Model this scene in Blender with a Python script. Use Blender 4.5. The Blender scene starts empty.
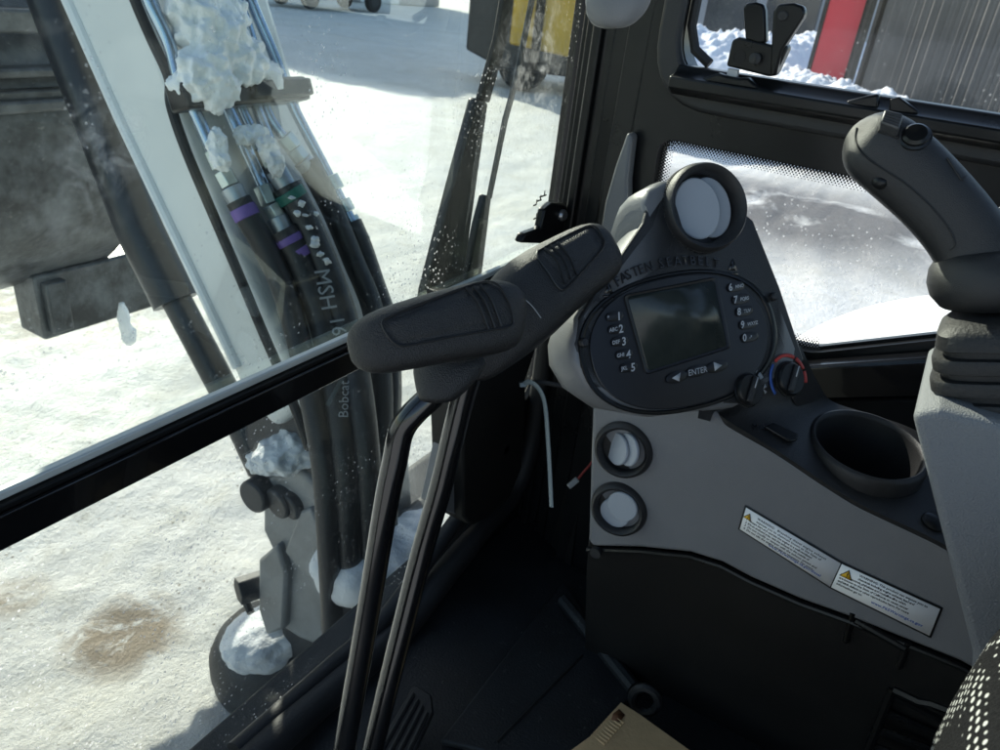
import bpy, bmesh, math, random
from mathutils import Vector, Matrix, noise
from mathutils.bvhtree import BVHTree

random.seed(7)
S = bpy.context.scene
COL = S.collection
H = 1.62                                   # eye height above the snow
R3 = Matrix(((0.52136801, -0.34497703, 0.78049103),
             (-0.84678346, -0.32225078, 0.42321651),
             (0.10551387, -0.88155844, -0.46013209)))   # photo axes (right, down, forward) in cab axes
EYE = Vector((0, 0, H))

# ------------------------------------------------------------------ camera
cd = bpy.data.cameras.new('camera')
cam = bpy.data.objects.new('camera', cd)
COL.objects.link(cam)
right, down, fwd = (Vector(R3.col[i]) for i in range(3))
M = Matrix((right, -down, -fwd)).transposed().to_4x4()
M.translation = EYE
cam.matrix_world = M
cd.sensor_width = 36
cd.lens = 27
cd.clip_start = 0.02
cd.clip_end = 2000
cd.dof.use_dof = True
cd.dof.focus_distance = 0.68
cd.dof.aperture_fstop = 15.0
S.camera = cam

# ------------------------------------------------------------------ light
SUN = Vector((0.43, 0.80, 0.47)).normalized()
w = bpy.data.worlds.new('World')
S.world = w
w.use_nodes = True
nt = w.node_tree
bg = nt.nodes['Background']
sky = nt.nodes.new('ShaderNodeTexSky')
sky.sky_type = 'NISHITA'
sky.sun_disc = False
sky.sun_elevation = math.asin(SUN.z)
sky.sun_rotation = math.atan2(SUN.x, SUN.y)
nt.links.new(sky.outputs[0], bg.inputs[0])
bg.inputs[1].default_value = 0.15
sl = bpy.data.lights.new('sun', 'SUN')
sl.energy = 4.6
sl.angle = math.radians(0.5)
sl.color = (1.0, 0.95, 0.86)
so = bpy.data.objects.new('sun', sl)
COL.objects.link(so)
so.rotation_euler = SUN.to_track_quat('Z', 'Y').to_euler()
so.location = (0, 0, 20)
S.view_settings.view_transform = 'Standard'
S.view_settings.look = 'None'
S.view_settings.exposure = 0.72
S.view_settings.gamma = 1
S.view_settings.use_curve_mapping = False
S.render.engine = 'CYCLES'
S.cycles.use_denoising = True
S.cycles.max_bounces = 10
S.cycles.transparent_max_bounces = 24
S.cycles.diffuse_bounces = 5
S.cycles.sample_clamp_indirect = 6
S.cycles.caustics_reflective = False
S.cycles.caustics_refractive = False

# ------------------------------------------------------------------ measuring helpers (photo survey -> cab space)
def ray(px, py):
    return (R3 @ Vector((px - 500, py - 375, 750))).normalized()
def PT(px, py, t): return EYE + ray(px, py) * t
def PX(px, py, x): d = ray(px, py); return EYE + d * (x / d.x)
def PY(px, py, y): d = ray(px, py); return EYE + d * (y / d.y)
def PZ(px, py, z): d = ray(px, py); return EYE + d * ((z) / d.z)      # z relative to the eye
def PP(px, py, c, n, off=0.0):
    d = ray(px, py); c = c + n * off
    return EYE + d * ((c - EYE).dot(n) / d.dot(n))
def V(x, y, z): return Vector((x, y, z + H))

# ------------------------------------------------------------------ materials
def lk(nt, a, b): nt.links.new(a, b)
def mat(name, col, rough=0.5, metal=0.0, var=0.12, vscale=6.0, bump=0.0, bscale=200.0, rvar=0.1, spec=0.5, col2=None, thresh=None, coat=0.0, speck=0.0):
    m = bpy.data.materials.new(name)
    m.use_nodes = True
    t = m.node_tree
    b = t.nodes['Principled BSDF']
    b.inputs['Metallic'].default_value = metal
    b.inputs['Specular IOR Level'].default_value = spec
    b.inputs['Coat Weight'].default_value = coat
    tc = t.nodes.new('ShaderNodeTexCoord')
    n = t.nodes.new('ShaderNodeTexNoise')
    n.inputs['Scale'].default_value = vscale
    n.inputs['Detail'].default_value = 8
    n.inputs['Roughness'].default_value = 0.62
    lk(t, tc.outputs['Object'], n.inputs['Vector'])
    cr = t.nodes.new('ShaderNodeValToRGB')
    c = Vector(col)
    lo, hi = c * (1 - var), (Vector(col2) if col2 else c * (1 + var))
    cr.color_ramp.elements[0].color = (*lo, 1)
    cr.color_ramp.elements[1].color = (*hi, 1)
    a, z = thresh or (0.3, 0.7)
    cr.color_ramp.elements[0].position = a
    cr.color_ramp.elements[1].position = z
    lk(t, n.outputs['Fac'], cr.inputs['Fac'])
    outc = cr.outputs['Color']
    if speck:
        vo = t.nodes.new('ShaderNodeTexNoise')
        vo.inputs['Scale'].default_value = 90
        vo.inputs['Detail'].default_value = 6
        vo.inputs['Roughness'].default_value = 0.8
        lk(t, tc.outputs['Object'], vo.inputs['Vector'])
        r2 = t.nodes.new('ShaderNodeMapRange')
        r2.inputs['From Min'].default_value = 0.60
        r2.inputs['From Max'].default_value = 0.78
        r2.inputs['To Max'].default_value = speck
        lk(t, vo.outputs['Fac'], r2.inputs['Value'])
        mx = t.nodes.new('ShaderNodeMixRGB')
        mx.inputs[2].default_value = (0.5, 0.49, 0.46, 1)
        lk(t, r2.outputs[0], mx.inputs[0])
        lk(t, outc, mx.inputs[1])
        outc = mx.outputs[0]
    lk(t, outc, b.inputs['Base Color'])
    mr = t.nodes.new('ShaderNodeMapRange')
    mr.inputs['To Min'].default_value = max(0.02, rough - rvar)
    mr.inputs['To Max'].default_value = min(1, rough + rvar)
    lk(t, n.outputs['Fac'], mr.inputs['Value'])
    lk(t, mr.outputs[0], b.inputs['Roughness'])
    if bump:
        n2 = t.nodes.new('ShaderNodeTexNoise')
        n2.inputs['Scale'].default_value = bscale
        n2.inputs['Detail'].default_value = 3
        lk(t, tc.outputs['Object'], n2.inputs['Vector'])
        bp = t.nodes.new('ShaderNodeBump')
        bp.inputs['Strength'].default_value = bump
        bp.inputs['Distance'].default_value = 0.002
        lk(t, n2.outputs['Fac'], bp.inputs['Height'])
        lk(t, bp.outputs[0], b.inputs['Normal'])
    return m

MT = {}
MT['black_plastic'] = mat('black_plastic', (0.018, 0.0182, 0.019), 0.50, var=0.2, bump=0.25, bscale=900, speck=0.05)
MT['grip'] = mat('grained_grip_rubber', (0.012, 0.012, 0.0128), 0.40, var=0.2, bump=0.6, bscale=1000, speck=0.07)
MT['stick'] = mat('stick_plastic', (0.018, 0.0185, 0.0195), 0.45, var=0.15, bump=0.35, bscale=1500)
MT['black_paint'] = mat('black_gloss_paint', (0.006, 0.006, 0.0065), 0.17, var=0.2, rvar=0.06, coat=0.3)
MT['satin'] = mat('black_satin_paint', (0.008, 0.0085, 0.009), 0.30, spec=0.28, var=0.2, vscale=12, speck=0.04)
MT['rubber'] = mat('black_rubber', (0.012, 0.012, 0.013), 0.60, var=0.25, bump=0.3, bscale=400, speck=0.06)
MT['mat_floor'] = mat('floor_rubber', (0.009, 0.010, 0.0115), 0.62, var=0.4, vscale=9, bump=0.5, bscale=300, speck=0.22, rvar=0.25)
MT['grey'] = mat('grey_moulded_plastic', (0.165, 0.168, 0.176), 0.48, var=0.07, vscale=9, bump=0.35, bscale=1100, rvar=0.16, speck=0.05)
MT['grey2'] = mat('grey_textured_console', (0.18, 0.187, 0.198), 0.52, var=0.06, vscale=6, bump=0.6, bscale=800)
MT['rim'] = mat('grey_housing_plastic', (0.165, 0.168, 0.172), 0.36, var=0.06, bump=0.2, bscale=900)
MT['flap'] = mat('pale_grey_plastic', (0.33, 0.36, 0.40), 0.45, var=0.06)
MT['dark'] = mat('very_dark_plastic', (0.0125, 0.012, 0.0115), 0.55, spec=0.3, var=0.2, bump=0.2, bscale=700)
MT['key'] = mat('keypad_rubber', (0.010, 0.010, 0.012), 0.42, var=0.1)
MT['white_ink'] = mat('white_ink', (0.48, 0.49, 0.50), 0.6, var=0.05)
MT['grey_ink'] = mat('grey_ink', (0.34, 0.35, 0.36), 0.6, var=0.05)
MT['emboss'] = mat('raised_black_letters', (0.014, 0.014, 0.015), 0.22, var=0.05)
MT['red_ink'] = mat('red_ink', (0.50, 0.045, 0.035), 0.5, var=0.05)
MT['blue_ink'] = mat('blue_ink', (0.035, 0.10, 0.36), 0.5, var=0.05)
MT['black_ink'] = mat('black_ink', (0.012, 0.012, 0.012), 0.5, var=0.05)
MT['sticker'] = mat('sticker_vinyl', (0.88, 0.89, 0.89), 0.35, var=0.02)
MT['yellow'] = mat('warning_yellow', (0.72, 0.42, 0.02), 0.4, var=0.04)
MT['screen'] = mat('screen_glass', (0.030, 0.037, 0.034), 0.24, var=0.25, vscale=25, rvar=0.06, spec=0.4)
MT['white_paint'] = mat('white_machine_paint', (0.72, 0.745, 0.745), 0.34, var=0.05, vscale=3, col2=(0.78, 0.80, 0.79), speck=0.05)
MT['edge_paint'] = mat('white_edge_paint', (0.80, 0.82, 0.83), 0.22, var=0.03)
MT['dark_steel'] = mat('dark_frosted_steel', (0.045, 0.050, 0.056), 0.40, metal=0.25, var=0.4, vscale=12, col2=(0.15, 0.165, 0.18), thresh=(0.40, 0.85), bump=0.9, bscale=60, speck=0.6)
MT['cast'] = mat('grey_cast_steel', (0.25, 0.26, 0.265), 0.5, metal=0.1, var=0.3, vscale=9, speck=0.25, bump=0.3, bscale=150)
MT['cast_dark'] = mat('dark_cast_steel', (0.04, 0.043, 0.048), 0.5, metal=0.2, var=0.4, vscale=12, speck=0.3, bump=0.4, bscale=150)
MT['cyl'] = mat('black_cylinder_paint', (0.016, 0.019, 0.024), 0.34, var=0.3, vscale=14, speck=0.25)
MT['pipe'] = mat('blue_zinc_pipe', (0.40, 0.50, 0.62), 0.22, metal=0.85, var=0.12, vscale=20)
MT['zinc'] = mat('pale_zinc_fitting', (0.50, 0.58, 0.58), 0.3, metal=0.8, var=0.15, vscale=40)
MT['ferrule'] = mat('dull_ferrule', (0.34, 0.38, 0.42), 0.36, metal=0.75, var=0.15, vscale=40)
MT['purple'] = mat('purple_band', (0.20, 0.12, 0.42), 0.5, var=0.1)
MT['green'] = mat('green_band', (0.01, 0.13, 0.10), 0.5, var=0.1)
MT['hose'] = mat('black_hose', (0.013, 0.015, 0.018), 0.42, var=0.3, vscale=18, speck=0.2, bump=0.3, bscale=240)
MT['snow'] = mat('packed_snow', (0.82, 0.84, 0.86), 0.6, var=0.06, vscale=14, bump=1.0, bscale=160)
MT['card'] = mat('brown_cardboard', (0.64, 0.42, 0.21), 0.75, var=0.18, vscale=10, bump=0.3, bscale=200)  # brown lightened and warmed in place of sun that never reaches the board
MT['tie'] = mat('pale_nylon', (0.17, 0.21, 0.23), 0.3, var=0.05)
MT['redwire'] = mat('red_wire', (0.22, 0.03, 0.025), 0.4, var=0.05)
MT['bolt'] = mat('plated_bolt', (0.35, 0.36, 0.37), 0.3, metal=0.8, var=0.1, vscale=40)
MT['ymach'] = mat('yellow_machine_paint', (0.58, 0.36, 0.045), 0.45, var=0.15, vscale=2, speck=0.1)
MT['red'] = mat('red_sheet_metal', (0.55, 0.028, 0.045), 0.4, var=0.08, vscale=2)
MT['shed'] = mat('weathered_corrugated_steel', (0.115, 0.113, 0.110), 0.5, metal=0.2, var=0.3, vscale=0.7)
MT['brick'] = mat('pale_warehouse_cladding', (0.34, 0.34, 0.34), 0.6, var=0.1, vscale=1)
MT['truck'] = mat('dark_truck_paint', (0.035, 0.04, 0.048), 0.25, var=0.1, coat=0.5)
MT['tyre'] = mat('tyre_rubber', (0.014, 0.014, 0.015), 0.75, var=0.3, vscale=12)
MT['alu'] = mat('aluminium_strip', (0.55, 0.58, 0.56), 0.38, metal=0.25, var=0.1, vscale=20)

def glass(name, tint, dirt, spots=(), streak=0.0):
    m = bpy.data.materials.new(name)
    m.use_nodes = True
    t = m.node_tree
    t.nodes.clear()
    out = t.nodes.new('ShaderNodeOutputMaterial')
    tr = t.nodes.new('ShaderNodeBsdfTransparent')
    tr.inputs[0].default_value = (*tint, 1)
    gl = t.nodes.new('ShaderNodeBsdfGlossy')
    gl.inputs['Roughness'].default_value = 0.01
    fr = t.nodes.new('ShaderNodeFresnel')
    fr.inputs[0].default_value = 1.45
    mf = t.nodes.new('ShaderNodeMath'); mf.operation = 'MULTIPLY'; mf.inputs[1].default_value = 0.3
    lk(t, fr.outputs[0], mf.inputs[0])
    m1 = t.nodes.new('ShaderNodeMixShader')
    lk(t, mf.outputs[0], m1.inputs[0]); lk(t, tr.outputs[0], m1.inputs[1]); lk(t, gl.outputs[0], m1.inputs[2])
    # dust, dried drops and smears on the pane
    geo = t.nodes.new('ShaderNodeNewGeometry')
    def nz(sc, det, ro, a, b, to):
        n = t.nodes.new('ShaderNodeTexNoise')
        n.inputs['Scale'].default_value = sc; n.inputs['Detail'].default_value = det; n.inputs['Roughness'].default_value = ro
        lk(t, geo.outputs['Position'], n.inputs['Vector'])
        r = t.nodes.new('ShaderNodeMapRange')
        r.inputs['From Min'].default_value = a; r.inputs['From Max'].default_value = b; r.inputs['To Max'].default_value = to
        lk(t, n.outputs['Fac'], r.inputs['Value'])
        return r.outputs[0]
    def add(a, b, op='ADD'):
        x = t.nodes.new('ShaderNodeMath'); x.operation = op
        for i, s in enumerate((a, b)):
            if isinstance(s, float): x.inputs[i].default_value = s
            else: lk(t, s, x.inputs[i])
        return x.outputs[0]
    vor = t.nodes.new('ShaderNodeTexVoronoi'); vor.inputs['Scale'].default_value = 130
    lk(t, geo.outputs['Position'], vor.inputs['Vector'])
    rr = t.nodes.new('ShaderNodeMapRange')
    rr.inputs['From Min'].default_value = 0.21; rr.inputs['From Max'].default_value = 0.10; rr.inputs['To Max'].default_value = 0.8
    lk(t, vor.outputs['Distance'], rr.inputs['Value'])
    patch = nz(9, 4, 0.6, 0.47, 0.66, 1.0)
    specks = add(rr.outputs[0], patch, 'MULTIPLY')
    film = nz(4, 6, 0.7, 0.35, 0.75, dirt)
    total = add(specks, film)
    for (p, rad, amt) in spots:
        vm = t.nodes.new('ShaderNodeVectorMath'); vm.operation = 'DISTANCE'
        vm.inputs[1].default_value = p
        lk(t, geo.outputs['Position'], vm.inputs[0])
        r = t.nodes.new('ShaderNodeMapRange')
        r.inputs['From Min'].default_value = rad; r.inputs['From Max'].default_value = rad * 0.2; r.inputs['To Max'].default_value = amt
        lk(t, vm.outputs['Value'], r.inputs['Value'])
        n = t.nodes.new('ShaderNodeTexNoise')
        n.inputs['Scale'].default_value = 42; n.inputs['Detail'].default_value = 8; n.inputs['Roughness'].default_value = 0.75; n.inputs['Distortion'].default_value = 1.2
        lk(t, geo.outputs['Position'], n.inputs['Vector'])
        r2 = t.nodes.new('ShaderNodeMapRange')
        r2.inputs['From Min'].default_value = 0.47; r2.inputs['From Max'].default_value = 0.68
        lk(t, n.outputs['Fac'], r2.inputs['Value'])
        total = add(total, add(r.outputs[0], r2.outputs[0], 'MULTIPLY'))
    cl = t.nodes.new('ShaderNodeClamp'); lk(t, total, cl.inputs[0]); cl.inputs['Max'].default_value = 0.8
    df = t.nodes.new('ShaderNodeBsdfDiffuse'); df.inputs[0].default_value = (0.7, 0.72, 0.72, 1)
    tl = t.nodes.new('ShaderNodeBsdfTranslucent'); tl.inputs[0].default_value = (0.7, 0.72, 0.72, 1)
    m2 = t.nodes.new('ShaderNodeMixShader'); m2.inputs[0].default_value = 0.6
    lk(t, df.outputs[0], m2.inputs[1]); lk(t, tl.outputs[0], m2.inputs[2])
    m3 = t.nodes.new('ShaderNodeMixShader')
    lk(t, cl.outputs[0], m3.inputs[0]); lk(t, m1.outputs[0], m3.inputs[1]); lk(t, m2.outputs[0], m3.inputs[2])
    lk(t, m3.outputs[0], out.inputs[0])
    return m

# ------------------------------------------------------------------ building helpers
def setp(o, label=None, cat=None, group=None, kind=None):
    if label: o['label'] = label
    if cat: o['category'] = cat
    if group: o['group'] = group
    if kind: o['kind'] = kind
    return o
def thing(name, label, cat, loc, group=None):
    o = bpy.data.objects.new(name, None)
    o.empty_display_size = 0.05
    COL.objects.link(o)
    o.location = loc
    return setp(o, label, cat, group)
def world_off(p):
    v = Vector((0, 0, 0))
    while p is not None:
        v += p.location
        p = p.parent
    return v

class MB:
    """Collects geometry in world coordinates and links it as one mesh."""
    def __init__(s): s.v, s.f, s.uv = [], [], None
    def add(s, vs, fs):
        b = len(s.v)
        s.v += [Vector(x) for x in vs]
        s.f += [tuple(i + b for i in f) for f in fs]
        return s
    def loft(s, secs, caps=True, closed=True):
        n = len(secs[0]); vs = [p for sec in secs for p in sec]; fs = []
        for i in range(len(secs) - 1):
            for j in range(n if closed else n - 1):
                k = (j + 1) % n
                fs.append((i * n + j, i * n + k, (i + 1) * n + k, (i + 1) * n + j))
        if caps and closed:
            fs.append(tuple(range(n - 1, -1, -1)))
            fs.append(tuple((len(secs) - 1) * n + j for j in range(n)))
        return s.add(vs, fs)
    def box(s, c, size, ax=None):
        ax = ax or (Vector((1, 0, 0)), Vector((0, 1, 0)), Vector((0, 0, 1)))
        c = Vector(c); hx, hy, hz = (ax[i] * size[i] / 2 for i in range(3))
        vs = [c + a * hx + b * hy + d * hz for a in (-1, 1) for b in (-1, 1) for d in (-1, 1)]
        return s.add(vs, [(0, 1, 3, 2), (4, 6, 7, 5), (0, 4, 5, 1), (2, 3, 7, 6), (0, 2, 6, 4), (1, 5, 7, 3)])
    def prism(s, poly, d):
        """planar polygon (world points) pushed along the vector d"""
        n = len(poly); d = Vector(d)
        return s.add(list(poly) + [p + d for p in poly],
                     [tuple(range(n)), tuple(range(2 * n - 1, n - 1, -1))] + [(i, i + n, (i + 1) % n + n, (i + 1) % n) for i in range(n)])
    def tube(s, pts, r, n=14, up=None, flat=1.0, caps=True):
        secs = []
        pts = [Vector(p) for p in pts]
        u = None
        for i, p in enumerate(pts):
            t = (pts[min(i + 1, len(pts) - 1)] - pts[max(i - 1, 0)]).normalized()
            if u is None:
                u = Vector(up) if up else (Vector((0, 0, 1)) if abs(t.z) < 0.9 else Vector((1, 0, 0)))
            u = (u - t * u.dot(t)).normalized()
            v = t.cross(u)
            rr = r[i] if isinstance(r, (list, tuple)) else r
            secs.append([p + u * math.cos(a) * rr * flat + v * math.sin(a) * rr for a in (2 * math.pi * k / n for k in range(n))])
        return s.loft(secs, caps)
    def cyl(s, c, axis, r, h, n=32, r2=None):
        axis = Vector(axis).normalized()
        return s.tube([c, Vector(c) + axis * h], [r, r if r2 is None else r2], n)
    def lathe(s, c, axis, prof, n=40, uax=None, sx=1.0):
        """prof: (radius, height) pairs about the axis"""
        axis = Vector(axis).normalized()
        u = Vector(uax) if uax else axis.orthogonal()
        u = (u - axis * u.dot(axis)).normalized(); v = axis.cross(u)
        secs = [[Vector(c) + axis * h + (u * math.cos(a) * sx + v * math.sin(a)) * max(r, 1e-5) for a in (2 * math.pi * k / n for k in range(n))] for r, h in prof]
        return s.loft(secs, caps=True)
    def blob(s, c, ax, rad, sub=3, amp=0.2, freq=1.0, seed=0.0):
        bm = bmesh.new()
        bmesh.ops.create_icosphere(bm, subdivisions=sub, radius=1)
        vs = []
        for v in bm.verts:
            p = v.co
            k = 1 + amp * noise.fractal(p * 1.4 * freq + Vector((seed, seed * 1.7, 0)), 0.85, 2.0, 6)
            vs.append(Vector(c) + (ax[0] * p.x * rad[0] + ax[1] * p.y * rad[1] + ax[2] * p.z * rad[2]) * k)
        fs = [tuple(v.index for v in f.verts) for f in bm.faces]
        bm.free()
        return s.add(vs, fs)
    def build(s, name, m, parent=None, bevel=0.0, seg=2, smooth=35, subsurf=0, remesh=0, label=None, cat=None, group=None, kind=None, loc=None):
        me = bpy.data.meshes.new(name)
        if parent is None:
            if loc is None:
                xs, ys, zs = zip(*[tuple(p) for p in s.v])
                loc = Vector(((min(xs) + max(xs)) / 2, (min(ys) + max(ys)) / 2, min(zs)))
            off = Vector(loc)
        else:
            off = world_off(parent)
        me.from_pydata([p - off for p in s.v], [], s.f)
        bm = bmesh.new(); bm.from_mesh(me)
        bmesh.ops.recalc_face_normals(bm, faces=bm.faces)
        bm.to_mesh(me); bm.free()
        me.materials.append(MT[m] if isinstance(m, str) else m)
        o = bpy.data.objects.new(name, me)
        COL.objects.link(o)
        if parent is None: o.location = off
        else: o.parent = parent
        if bevel:
            b = o.modifiers.new('soft_edge', 'BEVEL'); b.width = bevel; b.segments = seg; b.limit_method = 'ANGLE'; b.angle_limit = math.radians(38)
        if remesh:
            b = o.modifiers.new('merge', 'REMESH'); b.mode = 'VOXEL'; b.voxel_size = remesh; b.use_smooth_shade = True
        if subsurf:
            b = o.modifiers.new('smooth', 'SUBSURF'); b.levels = subsurf; b.render_levels = subsurf
        me.polygons.foreach_set('use_smooth', [True] * len(me.polygons))
        if smooth and not subsurf and not remesh:
            me.set_sharp_from_angle(angle=math.radians(smooth))
        return setp(o, label, cat, group, kind)

def spline(pts, k=8):
    """Catmull-Rom through points"""
    P = [Vector(p) for p in pts]
    P = [P[0] * 2 - P[1]] + P + [P[-1] * 2 - P[-2]]
    out = []
    for i in range(1, len(P) - 2):
        a, b, c, d = P[i - 1:i + 3]
        for j in range(k):
            t = j / k
            out.append(0.5 * ((2 * b) + (c - a) * t + (2 * a - 5 * b + 4 * c - d) * t * t + (3 * b - a - 3 * c + d) * t ** 3))
    out.append(P[-2])
    return out
def lerp_list(vals, n):
    out = []
    for i in range(n):
        t = i / (n - 1) * (len(vals) - 1); k = min(int(t), len(vals) - 2)
        out.append(vals[k] + (vals[k + 1] - vals[k]) * (t - k))
    return out
def rounded(poly, r, n=6):
    """2D polygon with rounded corners; r one number or a list"""
    out = []
    L = len(poly)
    for i in range(L):
        p, a, b = Vector(poly[i]), Vector(poly[i - 1]), Vector(poly[(i + 1) % L])
        rr = r[i] if isinstance(r, (list, tuple)) else r
        if rr <= 0: out.append(p); continue
        u, v = (a - p), (b - p)
        lu, lv = u.length, v.length
        ang = u.angle(v)
        d = min(rr / math.tan(ang / 2), lu * 0.49, lv * 0.49)
        s0, s1 = p + u / lu * d, p + v / lv * d
        for k in range(n + 1):
            t = k / n
            out.append(s0 * (1 - t) ** 2 + p * 2 * t * (1 - t) + s1 * t * t)
    return out
def holed(mb, outer, holes, fn, d):
    """plate with holes: 2D loops mapped by fn to 3D, thickness vector d"""
    bm = bmesh.new(); edges = []; loops = []
    for lp in [outer] + holes:
        vs = [bm.verts.new(fn(*p)) for p in lp]
        loops.append(vs)
        edges += [bm.edges.new((vs[i], vs[(i + 1) % len(vs)])) for i in range(len(vs))]
    bmesh.ops.triangle_fill(bm, edges=edges, use_beauty=True, use_dissolve=False)
    bm.verts.index_update()
    front = [tuple(v.index for v in f.verts) for f in bm.faces]
    co = [v.co.copy() for v in bm.verts]; n = len(co); d = Vector(d)
    fs = front + [tuple(i + n for i in reversed(f)) for f in front]
    for vs in loops:
        ids = [v.index for v in vs]
        for i in range(len(ids)):
            a, b = ids[i], ids[(i + 1) % len(ids)]
            fs.append((a, b, b + n, a + n))
    bm.free()
    return mb.add(co + [c + d for c in co], fs)

def lettering(mb, body, org, rt, up, size, extrude=0.0, align='LEFT', spacing=1.0, shear=0.0, lines=1.0, bold=0.0):
    cu = bpy.data.curves.new('t', 'FONT')
    cu.body = body; cu.size = size; cu.align_x = align; cu.extrude = extrude; cu.resolution_u = 2
    cu.space_character = spacing; cu.shear = shear; cu.space_line = lines; cu.offset = bold * size
    ob = bpy.data.objects.new('t', cu)
    COL.objects.link(ob)
    dg = bpy.context.evaluated_depsgraph_get()
    me = bpy.data.meshes.new_from_object(ob.evaluated_get(dg))
    rt = Vector(rt).normalized(); up = (Vector(up) - rt * Vector(up).dot(rt)).normalized(); n = rt.cross(up)
    mb.add([Vector(org) + rt * v.co.x + up * v.co.y + n * v.co.z for v in me.vertices], [tuple(p.vertices) for p in me.polygons])
    bpy.data.objects.remove(ob); bpy.data.curves.remove(cu); bpy.data.meshes.remove(me)
    return mb
def bvh_of(mb): return BVHTree.FromPolygons([tuple(p) for p in mb.v], mb.f)
def hit(bvh, px, py, off=0.0):
    d = ray(px, py)
    p, n, i, t = bvh.ray_cast(EYE, d)
    if p is None:
        p, n, i, t = bvh.find_nearest(EYE + d * 0.6)
    if n.dot(d) > 0: n = -n
    return p + n * off
X1, Y1, Z1 = Vector((1, 0, 0)), Vector((0, 1, 0)), Vector((0, 0, 1))

# ================================================================== GROUND
def ground():
    mb = MB()
    def axis(a, b, near, grow, mx):
        out = [0.0]; s = near
        while out[-1] < b: out.append(out[-1] + s); s = min(s * grow, mx)
        neg = [0.0]; s = near
        while neg[-1] > a: neg.append(neg[-1] - s); s = min(s * grow, mx)
        return sorted(set(out + neg))
    xs = [x + 1.2 for x in axis(-300, 400, 0.022, 1.035, 40)]
    ys = [y + 2.0 for y in axis(-300, 400, 0.022, 1.035, 40)]
    for x in xs:
        for y in ys:
            p = Vector((x, y, 0))
            d = math.hypot(x, y)
            h = 0.05 * noise.fractal(p * 0.45, 1, 2, 4) + 0.022 * noise.fractal(p * 3.1 + Vector((5, 3, 0)), 1, 2, 3)
            h += 0.012 * noise.noise(p * 11) + (0.009 * noise.fractal(p * 24, .8, 2, 3) if d < 9 else 0)
            # packed wheel ruts running across the yard
            q = x * 0.86 - y * 0.5
            for c in (-0.6, 1.1, 5.4, 7.2, 10.0):
                h -= 0.035 * math.exp(-((q - c + 0.25 * math.sin(y * 0.4)) / 0.22) ** 2)
            mb.v.append(Vector((x, y, h * min(1, 40 / (d + 1)) - 0.02)))
    n = len(ys)
    for i in range(len(xs) - 1):
        for j in range(n - 1):
            mb.f.append((i * n + j, (i + 1) * n + j, (i + 1) * n + j + 1, i * n + j + 1))
    m = bpy.data.materials.new('trodden_snow'); m.use_nodes = True
    t = m.node_tree; b = t.nodes['Principled BSDF']; b.inputs['Specular IOR Level'].default_value = 0.22
    geo = t.nodes.new('ShaderNodeNewGeometry')
    def nz(sc, det, ro, dist=0.0):
        n = t.nodes.new('ShaderNodeTexNoise'); n.inputs['Scale'].default_value = sc; n.inputs['Detail'].default_value = det
        n.inputs['Roughness'].default_value = ro; n.inputs['Distortion'].default_value = dist
        lk(t, geo.outputs['Position'], n.inputs['Vector']); return n.outputs['Fac']
    def ramp(f, a, bb, lo=0.0, hi=1.0):
        r = t.nodes.new('ShaderNodeMapRange'); r.inputs['From Min'].default_value = a; r.inputs['From Max'].default_value = bb
        r.inputs['To Min'].default_value = lo; r.inputs['To Max'].default_value = hi
        lk(t, f, r.inputs['Value']); return r.outputs[0]
    def mix(f, c1, c2):
        x = t.nodes.new('ShaderNodeMixRGB')
        for i, s in enumerate((f, c1, c2)):
            if isinstance(s, tuple): x.inputs[i].default_value = (*s, 1)
            elif isinstance(s, float): x.inputs[i].default_value = s
            else: lk(t, s, x.inputs[i])
        return x.outputs[0]
    def math2(op, a, c):
        x = t.nodes.new('ShaderNodeMath'); x.operation = op
        for i, s in enumerate((a, c)):
            if isinstance(s, float): x.inputs[i].default_value = s
            else: lk(t, s, x.inputs[i])
        return x.outputs[0]
    def near(p, rad, sy=1.0):
        vm = t.nodes.new('ShaderNodeVectorMath'); vm.operation = 'SUBTRACT'; vm.inputs[1].default_value = p
        lk(t, geo.outputs['Position'], vm.inputs[0])
        vs = t.nodes.new('ShaderNodeVectorMath'); vs.operation = 'MULTIPLY'; vs.inputs[1].default_value = (1, sy, 0)
        lk(t, vm.outputs[0], vs.inputs[0])
        ln = t.nodes.new('ShaderNodeVectorMath'); ln.operation = 'LENGTH'; lk(t, vs.outputs[0], ln.inputs[0])
        return ramp(ln.outputs['Value'], rad, 0.0)
    col = mix(ramp(nz(0.9, 6, 0.6), 0.38, 0.66), (0.90, 0.895, 0.865), (0.80, 0.79, 0.735))
    col = mix(ramp(nz(5.5, 7, 0.68, 0.4), 0.50, 0.72, 0.0, 0.5), col, (0.66, 0.63, 0.52))
    col = mix(ramp(nz(2.3, 8, 0.72, 1.2), 0.50, 0.72, 0.0, 0.45), col, (0.70, 0.68, 0.60))
    col = mix(ramp(nz(34, 6, 0.78), 0.54, 0.74, 0.0, 0.5), col, (0.52, 0.49, 0.39))
    col = mix(ramp(nz(70, 3, 0.6), 0.60, 0.68, 0.0, 0.55), col, (0.86, 0.87, 0.87))
    vg = t.nodes.new('ShaderNodeTexVoronoi'); vg.inputs['Scale'].default_value = 42
    lk(t, geo.outputs['Position'], vg.inputs['Vector'])
    grit = math2('MULTIPLY', ramp(vg.outputs['Distance'], 0.26, 0.12), ramp(nz(3.2, 6, 0.7), 0.50, 0.62, 0.0, 0.85))
    col = mix(grit, col, (0.26, 0.225, 0.17))
    # bare gravel and slush stains
    dirt = 0.0
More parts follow.
